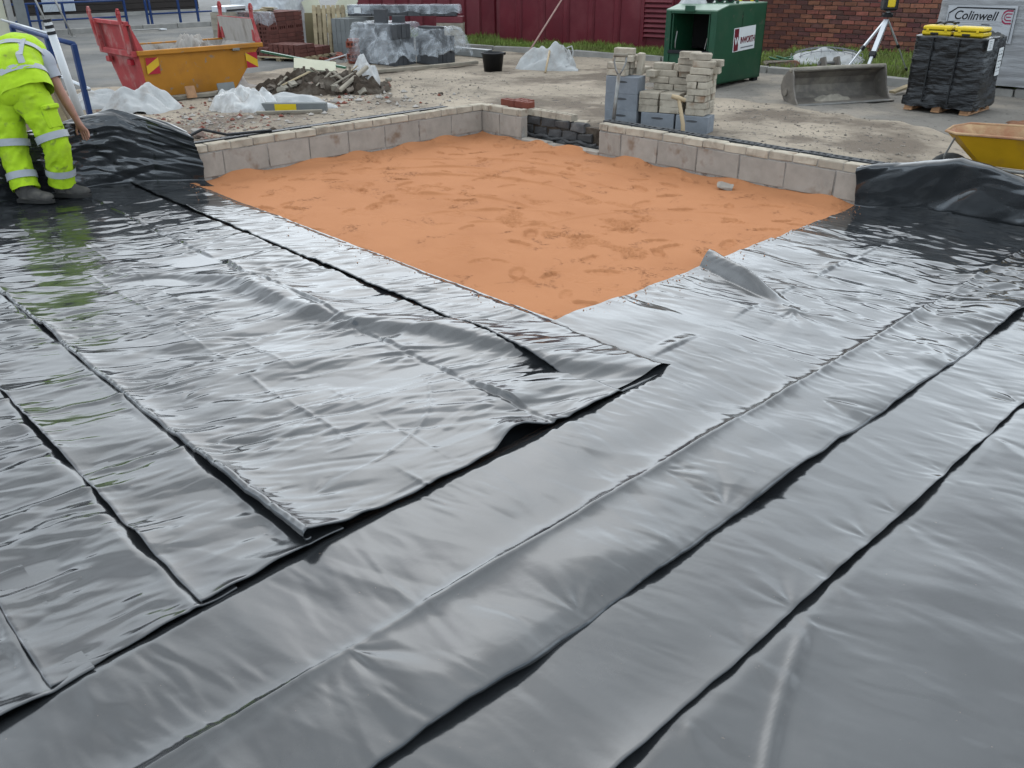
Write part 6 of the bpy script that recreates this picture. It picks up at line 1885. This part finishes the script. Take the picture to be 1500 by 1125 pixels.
        loft('boot_shaft', M['boot'], [tuple(a0 + Vector((0, 0, .05))), tuple(a0 + Vector((0, 0, .12))), tuple(Vector(an) + Vector((0, 0, .10)))], [.056, .056, .062], [.060, .060, .064], up, .06, 53, 24, 6, tuple(sd))
        mb = MB()
        out = [(-.085, .036), (-.09, 0), (-.085, -.036), (.0, -.040), (.10, -.052), (.18, -.046), (.222, -.015), (.222, .015), (.18, .046), (.10, .052), (.0, .040)]
        lo = [tuple(a0 + d * u + sd * v + Vector((0, 0, g - .005))) for u, v in out]; hi = [tuple(a0 + d * u + sd * v + Vector((0, 0, g + .026))) for u, v in out]
        n = len(out); mb.add(lo + hi, [tuple(range(n))[::-1], tuple(range(n, 2 * n))] + [(i, (i + 1) % n, n + (i + 1) % n, n + i) for i in range(n)])
        mb.build('sole', M['sole'], up, bevel=.004)
worker()

# ================================================================== loose stones
def stones(name, label, spots, n, smin, smax, seed, m):
    rng = np.random.RandomState(seed)
    base = np.array([(1, 0, 0), (-1, 0, 0), (0, 1, 0), (0, -1, 0), (0, 0, 1), (0, 0, -1)], float)
    F0 = [(0, 2, 4), (2, 1, 4), (1, 3, 4), (3, 0, 4), (2, 0, 5), (1, 2, 5), (3, 1, 5), (0, 3, 5)]
    V = []; F = []
    for k in range(n):
        cx, cy, rx, ry = spots[rng.randint(len(spots))]
        x, y = rng.normal(cx, rx), rng.normal(cy, ry)
        if x > -.45 and y < .45: continue
        s = smin + (smax - smin) * rng.rand() ** 3
        sc = s * rng.uniform(.6, 1.3, 3) * np.array([1, 1, .65])
        a = rng.rand() * 6.28; ca, sa = math.cos(a), math.sin(a)
        P = base * sc * rng.uniform(.75, 1.2, (6, 1)); P = np.stack([P[:, 0] * ca - P[:, 1] * sa, P[:, 0] * sa + P[:, 1] * ca, P[:, 2]], -1)
        z = float(yard_z(np.array(x), np.array(y))) + sc[2] * .35
        if x < -5.3: z += .02
        i = len(V); V += [tuple(q) for q in (P + (x, y, z))]; F += [tuple(i + j for j in f) for f in F0]
    tag(obj(name, mesh(name, V, F, m)), label, 'stones', kind='stuff')
M['gravel'] = mat('gravel', (0.34, 0.29, 0.235), .95, .3, 3, col2=(.17, .145, .12), c2scale=4, c2lo=.48, c2hi=.62)
M['gravel2'] = mat('brick_crumbs', (0.33, 0.19, 0.14), .95, .4, 3, col2=(.36, .32, .28), c2scale=4, c2lo=.4, c2hi=.6)
stones('gravel', 'loose gravel scattered over the dirt right of the brick stack', [(3.2, 1.9, .8, .5), (3.9, 1.3, .6, .35), (2.6, 2.6, .7, .5), (1.2, 2.8, 1.0, .6)], 900, .004, .020, 1, M['gravel'])
stones('gravel', 'loose gravel and crumbs round the rubble heap', [(-2.5, -.2, .6, .5), (-3.2, -.4, .7, .5), (-2.3, .5, .5, .5), (-1.6, -1.2, .7, .5), (-3.0, 1.5, .9, .8)], 1100, .004, .026, 2, M['gravel'])
stones('brick_crumbs', 'pinkish crumbs and grit beside the crumpled membrane and skip', [(-1.6, -2.5, .6, .45), (-2.6, -2.2, .6, .4), (-.9, -2.9, .3, .35)], 1100, .005, .030, 3, M['gravel2'])
stones('grit', 'fine grit over the middle of the yard', [(-1.5, 2.5, 1.6, 1.0), (0, 2.0, 1.0, .6), (-3, 2.5, 1.4, .8)], 450, .004, .012, 4, M['gravel'])
for k, (x, y, s, m, lab) in enumerate(((-3.35, -1.32, .09, 'gravel2', 'pinkish stone lump lying before the skip'), (-1.9, .95, .04, 'soil', 'dark clod on the dirt near the left wall'), (-1.05, -2.05, .05, 'soil', 'dark clod on the dirt close to the left block wall'), (-1.35, -2.75, .09, 'gravel2', 'reddish stone beside the crumpled black membrane'))):
    tag(obj('stone', rough_box('stone', (s * 1.6, s * 1.2, s), M[m], 900 + k, s * .25, s * .12), None, (x, y, G + s * .45), (.2, .1, k)), lab, 'stone')
tag(obj('mortar_lump', rough_box('mortar_lump', (.13, .07, .05), M['block'], 950, .015, .016), None, (3.42, -.22, .032), (.2, .2, .6)), 'pale mortar lump lying on the sand under the right wall', 'mortar lump')
# loose damp-proof strip at the left end of the wall
dp = thing('loose_strip', 'black plastic strip curling off the left end of the wall', 'plastic strip', (0, 0, 0))
pts = [(-.16, -2.55, .345), (-.17, -3.0, .36), (-.20, -3.22, .43), (-.22, -3.42, .36), (-.21, -3.52, .35)]
MB().tube(pts, .014, 6).build('strip', M['blackp'], dp, smooth=True); MB().box((-.165, -1.9, .332), (.05, 3.0, .006)).build('laid_strip', M['blackp'], dp)

stones('plaster_debris', 'pale plaster chips and litter strewn between the skip and the left wall', [(-2.4, -1.9, .5, .35), (-2.1, .1, .5, .45), (-3.1, -.9, .5, .5), (-1.3, -.3, .6, .8)], 260, .010, .055, 7, M['lining'])
stones('brick_debris', 'reddish broken brick chips strewn round the rubble heap and skip', [(-2.5, -.3, .5, .4), (-3.3, -1.6, .5, .3), (-2.0, -2.3, .5, .35)], 150, .010, .05, 8, M['rbrick'])

def spilled_sand():
    """sand grains kicked over the edges of the sheets that border the sand"""
    from mathutils.bvhtree import BVHTree
    rng = np.random.RandomState(3)
    V, F = [], []
    base = np.array([(1, 0, 0), (-1, 0, 0), (0, 1, 0), (0, -1, 0), (0, 0, 1), (0, 0, -1)], float)
    F0 = [(0, 2, 4), (2, 1, 4), (1, 3, 4), (3, 0, 4), (2, 0, 5), (1, 2, 5), (3, 1, 5), (0, 3, 5)]
    for o in SHEETS:
        lab = o['label']
        right = lab.startswith('wide membrane strip right'); bord = lab.startswith('narrow membrane border'); wide = lab.startswith('wide crumpled')
        if not (right or bord): continue
        me = o.data
        co = np.empty(len(me.vertices) * 3, np.float32); me.vertices.foreach_get('co', co); co = co.reshape(-1, 3)
        fi = np.empty(len(me.loops), np.int32); me.loops.foreach_get('vertex_index', fi); fi = fi.reshape(-1, 4)
        bv = BVHTree.FromPolygons(co.tolist(), fi.tolist())
        n = 380
        for k in range(n):
            e = rng.exponential(.045)
            if right: x, y = 4.53 + e, rng.uniform(-3.3, .0)
            elif bord: x, y = rng.uniform(.1, 4.5), -3.50 - e
            else: x, y = rng.uniform(4.2, 5.2), rng.normal(-5.1, .25)
            h = bv.ray_cast(Vector((x, y, .6)), Vector((0, 0, -1)))
            if h[0] is None: continue
            sz = .0015 + .005 * rng.rand() ** 3
            P = base * sz * rng.uniform(.7, 1.3, (6, 3)) * (1, 1, .7) + np.array([x, y, h[0].z + sz * .4])
            i = len(V); V += [tuple(q) for q in P]; F += [tuple(i + j for j in f) for f in F0]
    tag(obj('spilled_sand', mesh('spilled_sand', V, F, M['sand'])), 'orange sand grains spilled over the sheet edges', 'sand', kind='stuff')
spilled_sand()
